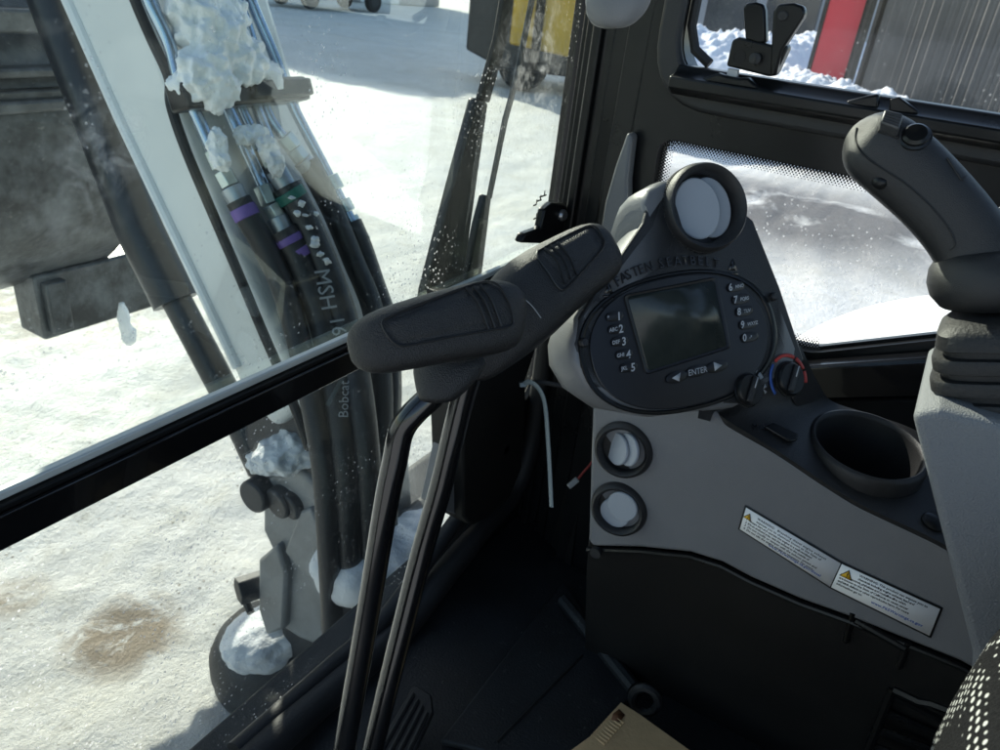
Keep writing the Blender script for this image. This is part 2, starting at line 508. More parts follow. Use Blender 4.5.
    for p, rad, sy, amt in (((PZ(124, 633, -H).x, PZ(124, 633, -H).y, 0), 0.20, 1.0, 1.0), ((PZ(60, 290, -H).x, PZ(60, 290, -H).y, 0), 1.1, 1.0, 0.55),
                            ((PZ(8, 598, -H).x, PZ(8, 598, -H).y, 0), 0.15, 1.0, 0.6)):
        a = math2('MULTIPLY', near(p, rad, sy), ramp(nz(9, 7, 0.72, .6), 0.36, 0.54, 0.0, amt))
        a = ramp(a, 0.10, 0.55)
        col = mix(a, col, (0.38, 0.315, 0.235))
    for p, rad, sy, amt in (((7.7, 1.0, 0), 2.3, 1.0, 1.5), ((13.5, 1.6, 0), 3.5, 1.0, 1.0), ((11.5, 0.0, 0), 2.0, 1.0, .8), ((8.5, -2.5, 0), 3.0, 1.0, 0.9)):
        a = math2('MULTIPLY', near(p, rad, sy), ramp(nz(0.9, 7, 0.66, 0.8), 0.33, 0.47, 0.0, amt))
        col = mix(a, col, (0.17, 0.165, 0.16))
    lk(t, col, b.inputs['Base Color'])
    lk(t, ramp(nz(8, 5, 0.6), 0.3, 0.7, 0.38, 0.75), b.inputs['Roughness'])
    hgt = math2('ADD', math2('MULTIPLY', nz(11, 8, 0.78), 1.0), math2('MULTIPLY', nz(48, 5, 0.75), 0.5))
    bp = t.nodes.new('ShaderNodeBump'); bp.inputs['Strength'].default_value = 0.8; bp.inputs['Distance'].default_value = 0.03
    lk(t, hgt, bp.inputs['Height']); lk(t, bp.outputs[0], b.inputs['Normal'])
    mb.build('ground', m, smooth=0, kind='structure', label='trodden sunlit snow yard with ruts and dirty patches', cat='ground', loc=(0, 0, 0))
ground()

# ================================================================== CAB SHELL
XW = 0.95                 # inner face of the side wall
YW = 0.50                 # windscreen
ZF = -0.86                # floor
ZR = 0.80                 # roof
cab = thing('excavator_cab', 'dark cab shell of the excavator with black pillars and footwell floor', 'cab', V(0.35, 0, ZF))
MB().box(V(0.38, -0.17, ZF - 0.03), (1.42, 1.46, 0.06)).build('floor_plate', 'mat_floor', cab, bevel=0.004)
MB().box(V(0.33, -0.18, ZR + 0.03), (1.30, 1.46, 0.06)).build('roof_panel', 'dark', cab, bevel=0.01)
MB().box(V(0.33, -0.90, -0.58), (1.28, 0.04, 0.54)).build('rear_panel', 'dark', cab, bevel=0.004)
for sx in (-0.29, 0.95):
    MB().box(V(sx, -0.87, 0.40), (0.07, 0.07, 0.80)).build('rear_pillar', 'satin', cab, bevel=0.008)
MB().box(V(-0.31, 0.46, -0.03), (0.06, 0.09, 1.66)).build('front_pillar', 'satin', cab, bevel=0.008)
# corner pillar: one ribbed profile running up from floor to roof
prof = [(1.055, .525), (1.055, .492), (1.022, .492), (1.022, .478), (1.006, .478), (1.006, .465), (.992, .462), (.990, .448), (1.000, .446), (1.000, .430), (.985, .428), (.982, .405), (.972, .404), (.970, .372), (.958, .368), (.955, .352), (.968, .348), (.985, .35), (1.03, .42), (1.085, .525)]
MB().prism([V(x, y, ZF) for x, y in prof], (0, 0, ZR - ZF)).build('corner_pillar', 'satin', cab, bevel=0.0035)
# pale lower duct running up beside the pillar
MB().prism([PX(x, y, .925) for x, y in [(627, 132), (615, 166), (605, 201), (601, 225), (606, 262), (630, 262), (627, 208), (627, 180), (632, 136)]], (.022, 0, 0)).build('pillar_trim', 'rim', cab, bevel=.007, seg=3)
# side wall with its two openings
def wall(y, z): return V(XW, y, z)
up_open = rounded([(.326, .68), (.322, -.078), (-.80, -.078), (-.80, .68)], [.05, .055, .05, .05], 8)
lo_open = rounded([(.327, -.150), (.320, -.385), (.075, -.368), (-.115, -.276), (-.80, -.27), (-.80, -.152)], [.02, .03, .05, .05, .02, .02], 5)
mb = MB()
holed(mb, [(.365, ZR), (.365, ZF), (-.88, ZF), (-.88, ZR)], [up_open, lo_open], wall, (0.035, 0, 0))
mb.build('side_frame', 'satin', cab, bevel=0.004, seg=2)
# raised rounded surround of the upper opening
big = rounded([(.352, .71), (.350, -.112), (-.83, -.112), (-.83, .71)], [.07, .085, .06, .06], 8)
mb = MB(); holed(mb, big, [up_open], lambda y, z: V(XW - 0.016, y, z), (0.016, 0, 0)); mb.build('window_surround', 'black_plastic', cab, bevel=0.006, seg=3)
# ledge and liner under the lower opening
lf = rounded([(.31, -.392), (.075, -.376), (-.13, -.284), (-.6, -.278), (-.6, -.322), (-.16, -.328), (.06, -.42), (.31, -.435)], .01, 3)
MB().prism([V(XW - .030, y, z) for y, z in lf], (.030, 0, 0)).build('sill_ledge', 'black_paint', cab, bevel=0.005)
MB().prism([V(XW - .012, y, z) for y, z in [(.30, -.436), (.06, -.425), (-.16, -.335), (-.6, -.33), (-.6, -.80), (.30, -.80)]], (.012, 0, 0)).build('lower_liner', 'dark', cab, bevel=0.004)
# sheet metal filling the corner between the glass edge and the pillar
cpz = [PY(x, y, .474) for x, y in [(340, 672), (388, 636), (436, 575), (474, 518), (490, 474), (504, 430), (516, 400), (528, 400), (534, 390)]]
MB().prism(cpz + [V(1.04, .474, -.54), V(1.04, .474, -.93), V(.45, .474, -.93)], (0, .015, 0)).build('front_corner_panel', 'satin', cab, bevel=.003)
MB().prism([PZ(440, 745, ZF + .003), PZ(562, 585, ZF + .003), PZ(640, 692, ZF + .003), PZ(560, 775, ZF + .003)], (0, 0, .010)).build('floor_mat', 'mat_floor', cab, bevel=0.003)
MB().tube([PZ(563, 600, ZF + .02), PZ(634, 688, ZF + .02)], .011, 10).build('mat_retainer', 'mat_floor', cab)
MB().tube([PZ(497, 742, ZF + .0135), PZ(582, 655, ZF + .0135)], .0022, 6).build('mat_groove', 'black_ink', cab)
mb = MB(); c = PZ(645, 700, ZF + .05)
ring = [c + (ray(645, 700).cross(Z1).normalized() * math.cos(a) * .017 + Z1 * math.sin(a) * .022) for a in (2 * math.pi * k / 24 for k in range(25))]
mb.tube(ring, .006, 8).build('tie_down_loop', 'rubber', cab)
# scuffed rubber seal sweeping round the foot of the windscreen and up the corner
seal_pts = spline([PY(180, 830, .47), PY(262, 752, .47), PY(330, 692, .47), PY(400, 630, .468), PY(440, 580, .466), PY(481, 528, .464), PY(512, 492, .464), PY(527, 455, .464), PY(535, 420, .464), PY(541, 380, .464), PY(548, 320, .464)], 8)
MB().tube(seal_pts, lerp_list([.022, .022, .021, .019, .017, .014], len(seal_pts)), 16).build('windscreen_seal', 'rubber', cab)
seal2 = spline([PY(235, 752, .49), PY(330, 668, .49), PY(385, 618, .488), PY(436, 548, .486), PY(468, 505, .486)], 8)
MB().tube(seal2, .013, 12).build('windscreen_seal', 'rubber', cab)
# dark structure beside the seal, filling the corner below the dash
MB().prism([V(1.02, .475, ZF), V(1.02, .475, -.30), V(.985, .37, -.30), V(.94, .33, ZF)], (.03, .02, 0)).build('corner_lining', 'dark', cab, bevel=.004)
# bracket with a bolt at the pillar foot
br = [PY(521, 243, .462), PY(525, 234, .462), PY(541, 228, .462), PY(545, 210, .462), PY(553, 203, .462), PY(566, 204, .462), PY(571, 215, .462), PY(569, 245, .462)]
bo = MB().prism(br, (0, .012, 0)).build('pillar_bracket', 'satin', cab, bevel=.003)
MB().lathe(PY(561, 215, .462), (-.2, -1, .1), [(.009, 0), (.009, .004), (.0065, .0075), (.0, .008)], 16).build('bolt', 'bolt', bo)
# rounded hold at the top of the pillar
MB().loft([[PT(px, py, t) + q for q in (right * math.cos(a) * rx + down * math.sin(a) * ry for a in (2 * math.pi * k / 24 for k in range(24)))] for px, py, t, rx, ry in
          [(640, -60, .80, .012, .03), (632, -40, .80, .026, .045), (622, -18, .80, .031, .045), (614, 3, .80, .029, .024), (608, 20, .80, .019, .009), (605, 25, .80, .006, .003)]]).build('hand_hold', 'rim', cab, subsurf=1)

# ================================================================== WINDSCREEN
wind = thing('windscreen', 'dusty two-pane windscreen with a black crossbar between the panes', 'windscreen', V(.4, YW, -.85))
smear = [((*PY(535, 70, YW),), .11, .32), ((*PY(105, 150, YW),), .045, .30), ((*PY(60, 235, YW),), .06, .12)]
MT['ws_glass'] = glass('windscreen_glass', (0.945, 0.985, 0.938), 0.014, smear)
MT['ws_low'] = glass('lower_windscreen_glass', (0.955, 0.988, 0.95), 0.02)
def wpl(x, z): return V(x, YW, z)
MB().prism([wpl(-.28, -.366), wpl(1.03, -.366), wpl(1.03, .78), wpl(-.28, .78)], (0, .004, 0)).build('upper_pane', 'ws_glass', wind, smooth=20)
MB().prism([wpl(-.28, -.90), wpl(.64, -.90), wpl(.79, -.86), wpl(1.03, -.80), wpl(1.03, -.372), wpl(-.28, -.372)], (0, .004, 0)).build('lower_pane', 'ws_low', wind, smooth=20)
zt = PY(0, 502, YW).z - H; zb = PY(0, 539, YW).z - H; zs = PY(0, 484, YW).z - H
MB().prism([V(-.28, y, z) for y, z in [(.486, zb), (.486, zt - .001), (.499, zt - .001), (.499, zb)]], (1.30, 0, 0)).build('crossbar', 'black_paint', wind, bevel=.002)
gs = MB().prism([V(-.28, y, z) for y, z in [(.488, zt), (.488, zt + .005), (.499, zt + .0055), (.499, zt)]], (1.30, 0, 0)).build('glazing_strip', 'satin', wind, bevel=.001)
MB().prism([V(-.28, y, z) for y, z in [(.492, zt + .006), (.492, zs - .001), (.499, zs), (.499, zt + .006)]], (1.30, 0, 0)).build('edge_strip', 'alu', wind, bevel=.0015)
mb = MB()
for k in range(9):
    a = PY(535 + (k % 3) * 4, 232 - k * 4.5, YW - .002)
    mb.box(a, (.009 + .006 * ((k * 7) % 3), .0008, .0022))
    mb.box(a + Vector((.004, 0, .004)), (.002, .0008, .007))
mb.build('pane_marking', 'black_ink', wind, smooth=0)

# wiper outside the upper pane
wip = thing('windscreen_wiper', 'black windscreen wiper with frosted tapering arm parked outside the dusty upper pane', 'wiper', PY(450, 330, .54))
yo = .535
MB().prism([PY(418, 335, yo), PY(426, 290, yo), PY(452, 190, yo), PY(477, 98, yo), PY(489, 103, yo), PY(478, 180, yo), PY(464, 280, yo), PY(455, 335, yo)], (0, .014, 0)).build('wiper_arm', 'cyl', wip, bevel=.004)
MB().prism([PY(458, 330, yo), PY(468, 276, yo), PY(478, 225, yo), PY(486, 195, yo), PY(492, 197, yo), PY(488, 230, yo), PY(482, 278, yo), PY(474, 330, yo)], (0, .012, 0)).build('wiper_link', 'cyl', wip, bevel=.003)
MB().tube([PY(489, 198, yo + .004), PY(505, 120, yo + .004), PY(516, 80, yo + .004), PY(532, 0, yo + .004), PY(540, -40, yo + .004)], .0042, 10).build('wiper_rod', 'cyl', wip)
MB().prism([PY(480, 100, yo), PY(497, 40, yo), PY(509, -30, yo), PY(519, -30, yo), PY(507, 42, yo), PY(490, 103, yo)], (0, .008, 0)).build('wiper_blade', 'rubber', wip, bevel=.002)
# motor cover inside, at the foot of the wiper
mcov = thing('wiper_motor_cover', 'black boxy cover with its lit side coloured paler grey at the windscreen foot behind the lever rods', 'cover', V(.85, .47, -.8))
MB().prism([PY(x, y, .435) for x, y in [(463, 300), (548, 300), (536, 350), (526, 380), (526, 416), (522, 468), (510, 498), (486, 520), (472, 526), (464, 517)]], (0, .055, 0)).build('cover_box', 'dark', mcov, bevel=.004)
MB().prism([PY(x, y, .452) for x, y in [(440, 508), (450, 464), (456, 440), (463, 440), (463.5, 518)]], (0, .035, 0)).build('cover_lit_side', 'rim', mcov, bevel=.003)  # left face of the black box, the light on it put in as paler grey
MB().cyl(PY(506, 450, .436), (0, -1, 0), .007, .001, 20).build('access_plug', 'black_ink', mcov)

# ================================================================== SIDE WINDOW
MT['side_glass'] = glass('side_window_glass', (0.95, 0.965, 0.96), 0.05)
sw = thing('sliding_window', 'upper side window with rounded corners and a black slide rail', 'window', V(.96, -.2, -.08))
MB().prism([V(XW + .012, .335, -.09), V(XW + .012, -.81, -.09), V(XW + .012, -.81, .69), V(XW + .012, .335, .69)], (.005, 0, 0)).build('pane', 'side_glass', sw, smooth=20)
rail = [(XW - .045, -.086), (XW - .045, -.074), (XW - .030, -.070), (XW - .022, -.062), (XW + .004, -.062), (XW + .004, -.092), (XW - .030, -.094)]
MB().prism([V(x, .315, z) for x, z in rail], (0, -1.10, 0)).build('slide_rail', 'satin', sw, bevel=.002)
MB().tube([V(XW + .002, .318, .6), V(XW + .002, .316, -.02), V(XW + .002, .306, -.045), V(XW + .002, .285, -.058)], .006, 8).build('corner_gasket', 'rubber', sw)
xl = XW - .035
def lat(poly, name, d, m='black_plastic', parent=None, bev=.0025, x=xl):
    return MB().prism([PX(px, py, x) for px, py in poly], (d, 0, 0)).build(name, m, parent, bevel=bev)
ltc = lat([(726, 66), (732, 40), (739, 37), (776, 46), (783, 40), (788, 48), (776, 74), (770, 77)], 'latch_body', .020, 'satin', sw)
lat([(745, 39), (743, 8), (746, 3), (756, 2), (763, 4), (765, 10), (766, 42), (758, 44)], 'latch_finger', .014, 'satin', ltc)
lat([(771, 48), (773, 12), (778, 4), (794, 3), (803, 6), (805, 12), (803, 18), (782, 50), (776, 75), (770, 77)], 'latch_lever', .016, 'satin', ltc, x=xl - .006)
for px, py, r in ((755, 59, .0065), (783, 16, .0055)):
    c = PX(px, py, xl - .0065)
    q = MB().lathe(c + Vector((.001, 0, 0)), (-1, 0, 0), [(r, 0), (r, .002), (r * .75, .003), (0, .003)], 20).build('latch_screw', 'black_plastic', ltc)
    MB().box(c + Vector((-.0022, 0, 0)), (.001, r * .9, r * .25)).box(c + Vector((-.0023, 0, 0)), (.001, r * .25, r * .9)).build('screw_slot', 'black_ink', q)
MB().lathe(PX(739, 57, xl - .0005), (-1, 0, 0), [(.0075, 0), (.0075, .0006), (.006, .0006), (.006, .0002), (0, .0002)], 24, sx=1.0).build('latch_badge', 'dark', ltc)
lat([(725, 80), (728, 68), (738, 70), (736, 83)], 'latch_pin', .008, 'white_ink', sw, bev=.001, x=xl + .004)
lat([(694, 92), (697, 80), (718, 73), (727, 76), (738, 78), (748, 78), (760, 88), (762, 96)], 'latch_keeper', .016, 'satin', sw, x=xl - .004)
lat([(846, 101), (866, 96), (879, 94), (878, 109), (846, 106)], 'rail_stop', .014, 'satin', sw, x=xl - .004)
lat([(889, 112), (890, 99), (899, 97), (918, 111), (918, 114)], 'rail_stop', .014, 'satin', sw, x=xl - .004)

lw = thing('lower_side_window', 'low fixed side window with dotted border above the cup holder', 'window', V(.96, -.1, -.38))
MB().prism([V(XW + .014, .335, -.395), V(XW + .014, -.81, -.395), V(XW + .014, -.81, -.14), V(XW + .014, .335, -.14)], (.005, 0, 0)).build('pane', 'side_glass', lw, smooth=20)
def frit():
    m = bpy.data.materials.new('dotted_ceramic_border'); m.use_nodes = True
    t = m.node_tree; t.nodes.clear()
    out = t.nodes.new('ShaderNodeOutputMaterial'); uv = t.nodes.new('ShaderNodeUVMap'); uv.uv_map = 'uv'
    sp = t.nodes.new('ShaderNodeSeparateXYZ'); lk(t, uv.outputs[0], sp.inputs[0])
    def mth(op, a, b=None):
        x = t.nodes.new('ShaderNodeMath'); x.operation = op
        for i, s in enumerate((a, b)):
            if s is None: continue
            if isinstance(s, (int, float)): x.inputs[i].default_value = s
            else: lk(t, s, x.inputs[i])
        return x.outputs[0]
    def cell(off):
        fx = mth('SUBTRACT', mth('FRACT', mth('ADD', mth('MULTIPLY', sp.outputs[0], 1 / .0040), off)), .5)
        fy = mth('SUBTRACT', mth('FRACT', mth('ADD', mth('MULTIPLY', sp.outputs[1], 1 / .0040), off)), .5)
        return mth('SQRT', mth('ADD', mth('MULTIPLY', fx, fx), mth('MULTIPLY', fy, fy)))
    d = mth('MINIMUM', cell(0.0), cell(0.5))
    rad = mth('SUBTRACT', .52, mth('MULTIPLY', sp.outputs[1], .40 / .017))
    f = mth('LESS_THAN', d, rad)
    tr = t.nodes.new('ShaderNodeBsdfTransparent'); df = t.nodes.new('ShaderNodeBsdfDiffuse'); df.inputs[0].default_value = (.012, .012, .012, 1)
    mx = t.nodes.new('ShaderNodeMixShader'); lk(t, f, mx.inputs[0]); lk(t, tr.outputs[0], mx.inputs[1]); lk(t, df.outputs[0], mx.inputs[2])
    lk(t, mx.outputs[0], out.inputs[0])
    return m
MT['frit'] = frit()
me = bpy.data.meshes.new('dotted_border')
loop = [Vector(p) for p in lo_open]; cen = sum(loop, Vector((0, 0))) / len(loop)
vs, fs, uvs = [], [], []
L = len(loop); s = 0.0
off = world_off(lw)
for i in range(L):
    a, b = loop[i], loop[(i + 1) % L]
    if (b - a).length < 1e-5: continue
    nn = Vector((-(b - a).y, (b - a).x)).normalized()
    if nn.dot(cen - a) < 0: nn = -nn
    base = len(vs); l = (b - a).length
    a0, b0 = a - nn * .004, b - nn * .004
    for p, u, v in ((a0, s, 0), (b0, s + l, 0), (b0 + nn * .021, s + l, .017), (a0 + nn * .021, s, .017)):
        vs.append(V(XW + .0125, p.x, p.y) - off); uvs.append((u, v))
    fs.append((base, base + 1, base + 2, base + 3)); s += l
me.from_pydata(vs, [], fs)
ul = me.uv_layers.new(name='uv')
for p in me.polygons:
    for li, vi in zip(p.loop_indices, p.vertices): ul.data[li].uv = uvs[vi]
me.materials.append(MT['frit'])
o = bpy.data.objects.new('dotted_border', me); COL.objects.link(o); o.parent = lw

# ================================================================== SIDE CONSOLE
XP = 0.70
con = thing('side_console', 'grey moulded side console with black top tray running back from the display pod', 'console', V(.78, .05, ZF))
def pan(px, py, x=XP):
    return PX(px, py, x)
outl = [(592, 405), (590, 470), (588, 540), (592, 547), (640, 548), (690, 553), (722, 563), (750, 578), (800, 600), (850, 618), (960, 662), (1010, 690), (1010, 582), (936, 541), (862, 506), (824, 483), (776, 451), (728, 422), (712, 409), (690, 402), (660, 400)]
MB().prism([pan(*p) for p in outl], (.02, 0, 0)).build('side_panel', 'grey', con, bevel=.005, seg=3)
# kick panel below, sloping out to the floor
kp = [pan(x, y, XP + .006) for x, y in [(588, 549), (640, 551), (690, 556), (722, 566), (750, 581), (800, 603), (850, 621), (960, 666), (1040, 712)]]
secs = [kp, [Vector((XP + .02, p.y, p.z - .05)) for p in kp], [Vector((XP + .09, p.y, H + ZF)) for p in kp]]
MB().loft(secs, caps=False, closed=False).build('kick_panel', 'dark', con, smooth=50)
MB().tube([p + Vector((-.002, 0, .001)) for p in kp], .0035, 8).build('panel_lip', 'satin', con)
MB().cyl(pan(597, 551, XP), (-1, 0, 0), .007, .006, 16).build('panel_clip', 'black_plastic', con)
# front end of the console down to the floor, dark
MB().prism([V(XP + .012, .235, -.60), V(XP + .09, .23, ZF), V(.945, .25, ZF), V(.945, .25, -.42), V(XP + .02, .24, -.42)], (0, -.012, 0)).build('console_end', 'dark', con, bevel=.003)
# raised hinge frame and its two ribs, low on the kick panel
for a, b in (((853, 612), (846, 641)), ((908, 642), (899, 667))):
    MB().tube([pan(*a, XP + .002), pan(*b, XP + .012)], .0035, 8).build('panel_rib', 'satin', con)
MB().tube([pan(855, 620, XP + .002), pan(905, 648, XP + .002)], .004, 8).build('panel_hinge', 'satin', con)
mb = MB()
for k in range(5):
    mb.tube([pan(893 - k * 7, 695 + k * 17, XP + .03), pan(960, 728 + k * 17, XP + .03)], .0045, 6)
mb.tube([pan(893, 688, XP + .028), pan(918, 700, XP + .028), pan(930, 702, XP + .028), pan(965, 715, XP + .028)], .006, 8)
mb.tube([pan(893, 688, XP + .028), pan(862, 765, XP + .028)], .005, 8)
mb.build('air_grille', 'satin', con)

# --- display pod plane
PC = EYE + Vector((.636, .166, -.256))
PR = Vector((.875, -.476, .087)).normalized()
PU = Vector((.19, .506, .841)); PU = (PU - PR * PU.dot(PR)).normalized()
PN = PR.cross(PU)
def pod(px, py, off=0.0): return PP(px, py, PC, PN, off)
# top tray: swept from the foot of the pod to the rear of the console
near_e = [pod(700, 403, -.002), pan(714, 409, XP - .002), pan(728, 421, XP - .003), pan(776, 450, XP - .002), pan(824, 482, XP - .002), pan(862, 505, XP - .002), pan(936, 540, XP - .002), pan(1012, 582, XP - .002)]
far_e = [pod(801, 346, -.003), pod(808, 362, -.004), PX(818, 382, .785), PX(832, 401, .83), PX(870, 414, .86), PX(915, 430, .87), PX(985, 470, .87), PX(1050, 520, .87)]
NS = 28
na, fa = spline(near_e, 16), spline(far_e, 16)
secs = []
for a, b in zip(na, fa):
    row = []
    for k in range(61):
        t = k / 60
        p = a.lerp(b, t); p.z += .006 * math.sin(math.pi * t) ** 0.8 * min(1, max(0, (a - near_e[1]).length * 9))
        row.append(p)
    row = [a + Vector((.008, 0, -.02))] + row + [b + Vector((.004, 0, -.05))]
    secs.append(row)
# the pot of the cup holder passes through the tray: cut a round opening
cupc = PZ(868, 446, -.3765)
CUPN = Vector((-.13, -.04, 1)).normalized()
CR = .0525
tr_mb = MB().loft(secs, caps=False, closed=False)
tr_mb.f = [f for f in tr_mb.f if min(((tr_mb.v[i] - cupc) - CUPN * (tr_mb.v[i] - cupc).dot(CUPN)).length for i in f) > CR * 1.03]
tray = tr_mb.build('top_tray', 'black_plastic', con, smooth=60)
cup = MB().lathe(cupc, CUPN, [(.0480, -.075), (.0510, -.002), (.0522, .0025), (.0540, .0040), (.0566, .0032), (.0582, .0), (.0588, -.006), (.0588, -.016)], 56)
cup.f = [f for f in cup.f if len(f) == 4]
cup.lathe(cupc - CUPN * .075, CUPN, [(.0481, 0), (.0481, .001), (0, .001)], 40)
cup.build('cup_holder', 'black_plastic', con, smooth=50)
# socket cover and little round cap on the tray
tb = bvh_of(tr_mb)
q = [hit(tb, *p, .001) for p in [(763, 429), (771, 425), (796, 436), (795, 443), (788, 444)]]
MB().prism(q, Vector((-.2, -.2, .9)).normalized() * .004).build('socket_cover', 'satin', con, bevel=.0015)
mb = MB(); lettering(mb, 'MAX', hit(tb, 752, 430, .001), hit(tb, 772, 432, .001) - hit(tb, 752, 430, .001), hit(tb, 756, 418, .001) - hit(tb, 752, 430, .001), .009); mb.build('socket_marking', 'emboss', con, smooth=0)
cc = hit(tb, 933, 523, 0)
MB().lathe(cc, (-.25, -.1, 1), [(.011, 0), (.011, .003), (.008, .005), (.0, .005)], 24).build('tray_cap', 'satin', con)

# --- round air vents on the panel
def vent(px, py, r, flap_turn):
    c = pan(px, py, XP - .001)
    ax = Vector((-1, -.10, .12)).normalized()
    ring = MB().lathe(c, ax, [(r * 1.04, -.002), (r * 1.05, .003), (r * 1.0, .008), (r * .9, .0105), (r * .80, .008), (r * .78, 0), (r * .78, -.004)], 48, sx=1.0)
    ring.f = [f for f in ring.f if len(f) == 4]
    rg = ring.build('air_vent', 'black_plastic', con, smooth=50)
    MB().lathe(c, ax, [(r * .79, -.003), (r * .79, -.0025), (0, -.0025)], 32).build('vent_throat', 'dark', rg)
    u = ax.cross(Z1).normalized(); v = u.cross(ax) * -1
    for k, (dx, dz, tilt, h) in enumerate(flap_turn):
        n = (ax + u * tilt[0] + v * tilt[1]).normalized()
        MB().lathe(c + u * dx * r + Z1 * dz * r + ax * h, n, [(r * .58, 0), (r * .58, .002), (r * .55, .003), (0, .003)], 32).build('vent_flap', 'flap', rg)
vent(624, 449, .032, [(-.18, .10, (.75, .0), .004), (.20, -.05, (.75, 0), .001)])
vent(619.5, 508, .032, [(-.12, .22, (.1, .1), .0045), (.10, -.22, (.1, .1), .001)])

# --- warning sticker wrapped along the panel
xs_ = XP - .0012
TL, TK, TRr = pan(745, 505, xs_), pan(842, 562, xs_), pan(943, 608, xs_)
BL, BK, BR = pan(738, 529, xs_), pan(830, 588, xs_), pan(931, 638, xs_)
ex = Vector((-1, 0, 0))
def quadgrid(a, b, c, d): return [a, b, c, d]
st = MB().prism([TL, TK, TRr, BR, BK, BL], ex * .0004).build('warning_sticker', 'black_ink', con, smooth=0)
def inset(q, k):
    c = sum(q, Vector()) / len(q)
    out = []
    for p in q:
        d = (p - c); out.append(p - d.normalized() * k)
    return out
def sub(q, u, v): return q[0].lerp(q[1], u).lerp(q[3].lerp(q[2], u), v)
Q1, Q2 = [TL, TK, BK, BL], [TK, TRr, BR, BK]
def shr(q, l, r, t, b): return [sub(q, l, t), sub(q, 1 - r, t), sub(q, 1 - r, 1 - b), sub(q, l, 1 - b)]
W1, W2 = shr(Q1, .018, .006, .055, .055), shr(Q2, .006, .02, .055, .055)
mb = MB(); mb.prism([p + ex * .0005 for p in W1], ex * .0003); mb.prism([p + ex * .0005 for p in W2], ex * .0003)
mb.build('sticker_face', 'sticker', st, smooth=0)
def tri_sign(q, u, v, s):
    o = sub(q, u, v) + ex * .0010; r = (q[1] - q[0]).normalized(); d = (q[3] - q[0]); d = (d - r * d.dot(r)).normalized()
    a = [o, o + r * s * .55 + d * s * .95, o - r * s * .55 + d * s * .95]
    k = MB().prism(a, ex * .0002).build('warning_triangle', 'black_ink', st, smooth=0)
    cc_ = (a[0] + a[1] + a[2]) / 3
    MB().prism([cc_ + (p - cc_) * .78 + ex * .0003 for p in a], ex * .0002).build('triangle_face', 'yellow', k, smooth=0)
    m2 = MB(); lettering(m2, '!', cc_ + ex * .0007 - r * s * .07 + d * s * .22, r, -d, s * .75); m2.build('exclamation_mark', 'black_ink', k, smooth=0)
def text_block(q, u, v, lines, size, m, name, lead=1.12):
    mb = MB(); r = (q[1] - q[0]).normalized(); d = (q[3] - q[0]); h = (d - r * d.dot(r)); up = -h.normalized()
    wide = (q[1] - q[0]).length
    for i, (uu, s) in enumerate(lines):
        o = sub(q, uu, min(v + i * size * lead / h.length, 1.05)) + ex * .0009
        w_ = .52 * size * len(s)
        sp = min(1.25, max(.72, (1 - uu - .03) * wide / w_)) if len(s) > 20 else .95
        lettering(mb, s, o, r, up, size, spacing=sp, bold=.028)
    mb.build(name, m, st, smooth=0)
hs = (BL - TL).length
tri_sign(W1, .055, .13, hs * .27)
text_block(W1, .13, .20, [(.135, 'WARNING:  Breathing diesel engine exhaust'), (.135, 'exposes you to chemicals known to the State of'), (.03, '1  Always start and operate the engine in a well-ventilated'), (.03, '2  If in an enclosed area, vent the exhaust to the outside of'), (.03, '3  Do not modify or tamper with the exhaust system and'), (.03, '4  Do not idle the engine except as necessary. For more')], hs * .108, 'black_ink', 'sticker_text', 1.12)
text_block(W1, .3, .94, [(.32, 'www.P65warnings.ca.gov/diesel')], hs * .13, 'blue_ink', 'sticker_address')
tri_sign(W2, .09, .08, hs * .36)
text_block(W2, .2, .15, [(.20, 'WARNING: This product can expose you to'), (.20, 'chemicals including engine exhaust, lead and'), (.03, 'lead compounds, phthalates and crystalline silica, which'), (.03, 'are known to the State of California to cause cancer'), (.03, 'and birth defects or other reproductive harm. For more'), (.03, 'information go to:')], hs * .115, 'black_ink', 'sticker_text', 1.12)
text_block(W2, .4, .86, [(.40, 'www.P65Warnings.ca.gov')], hs * .14, 'blue_ink', 'sticker_address')

# ================================================================== DISPLAY POD
pd = thing('display_pod', 'dark instrument pod with oval keypad, blank screen and round vent on top', 'instrument panel', pod(680, 412))
outer = [(627, 208), (634, 228), (606, 262), (577, 297), (561, 322), (554.5, 345), (556, 366), (570, 390), (596, 408), (652, 417), (704, 411), (740, 408), (800, 372), (803, 352), (779, 288), (753, 221), (742, 210), (700, 176), (652, 184), (632, 195)]
op = []
for x, y in outer:
    k = min(1, max(0, (x - 640) / 50))
    op.append(pod(x, y, -.026).lerp(pod(x, y, 0) - PN * .026, k))
cen_ = sum(op, Vector()) / len(op)
secs = []
for sc, o_ in [(.93, .026), (.965, .0245), (.99, .017), (1.0, .004), (.995, -.006), (.95, -.022), (.80, -.040)]:
    secs.append([cen_ + (p - cen_) * sc + PN * o_ for p in op])
hs_mb = MB().loft(secs)
housing = hs_mb.build('housing', 'rim', pd, smooth=60)
face = [(640, 224), (610, 268), (592, 292), (576, 318), (571, 345), (577, 368), (590, 386), (612, 399), (640, 406), (690, 408), (706, 404), (742, 404), (800, 362), (776, 290), (749, 222), (737, 212), (700, 190), (660, 196), (644, 208)]
MB().prism([pod(x, y, -.006) for x, y in rounded(face, 4, 3)], PN * .006).build('face_plate', 'black_plastic', pd, bevel=.002)
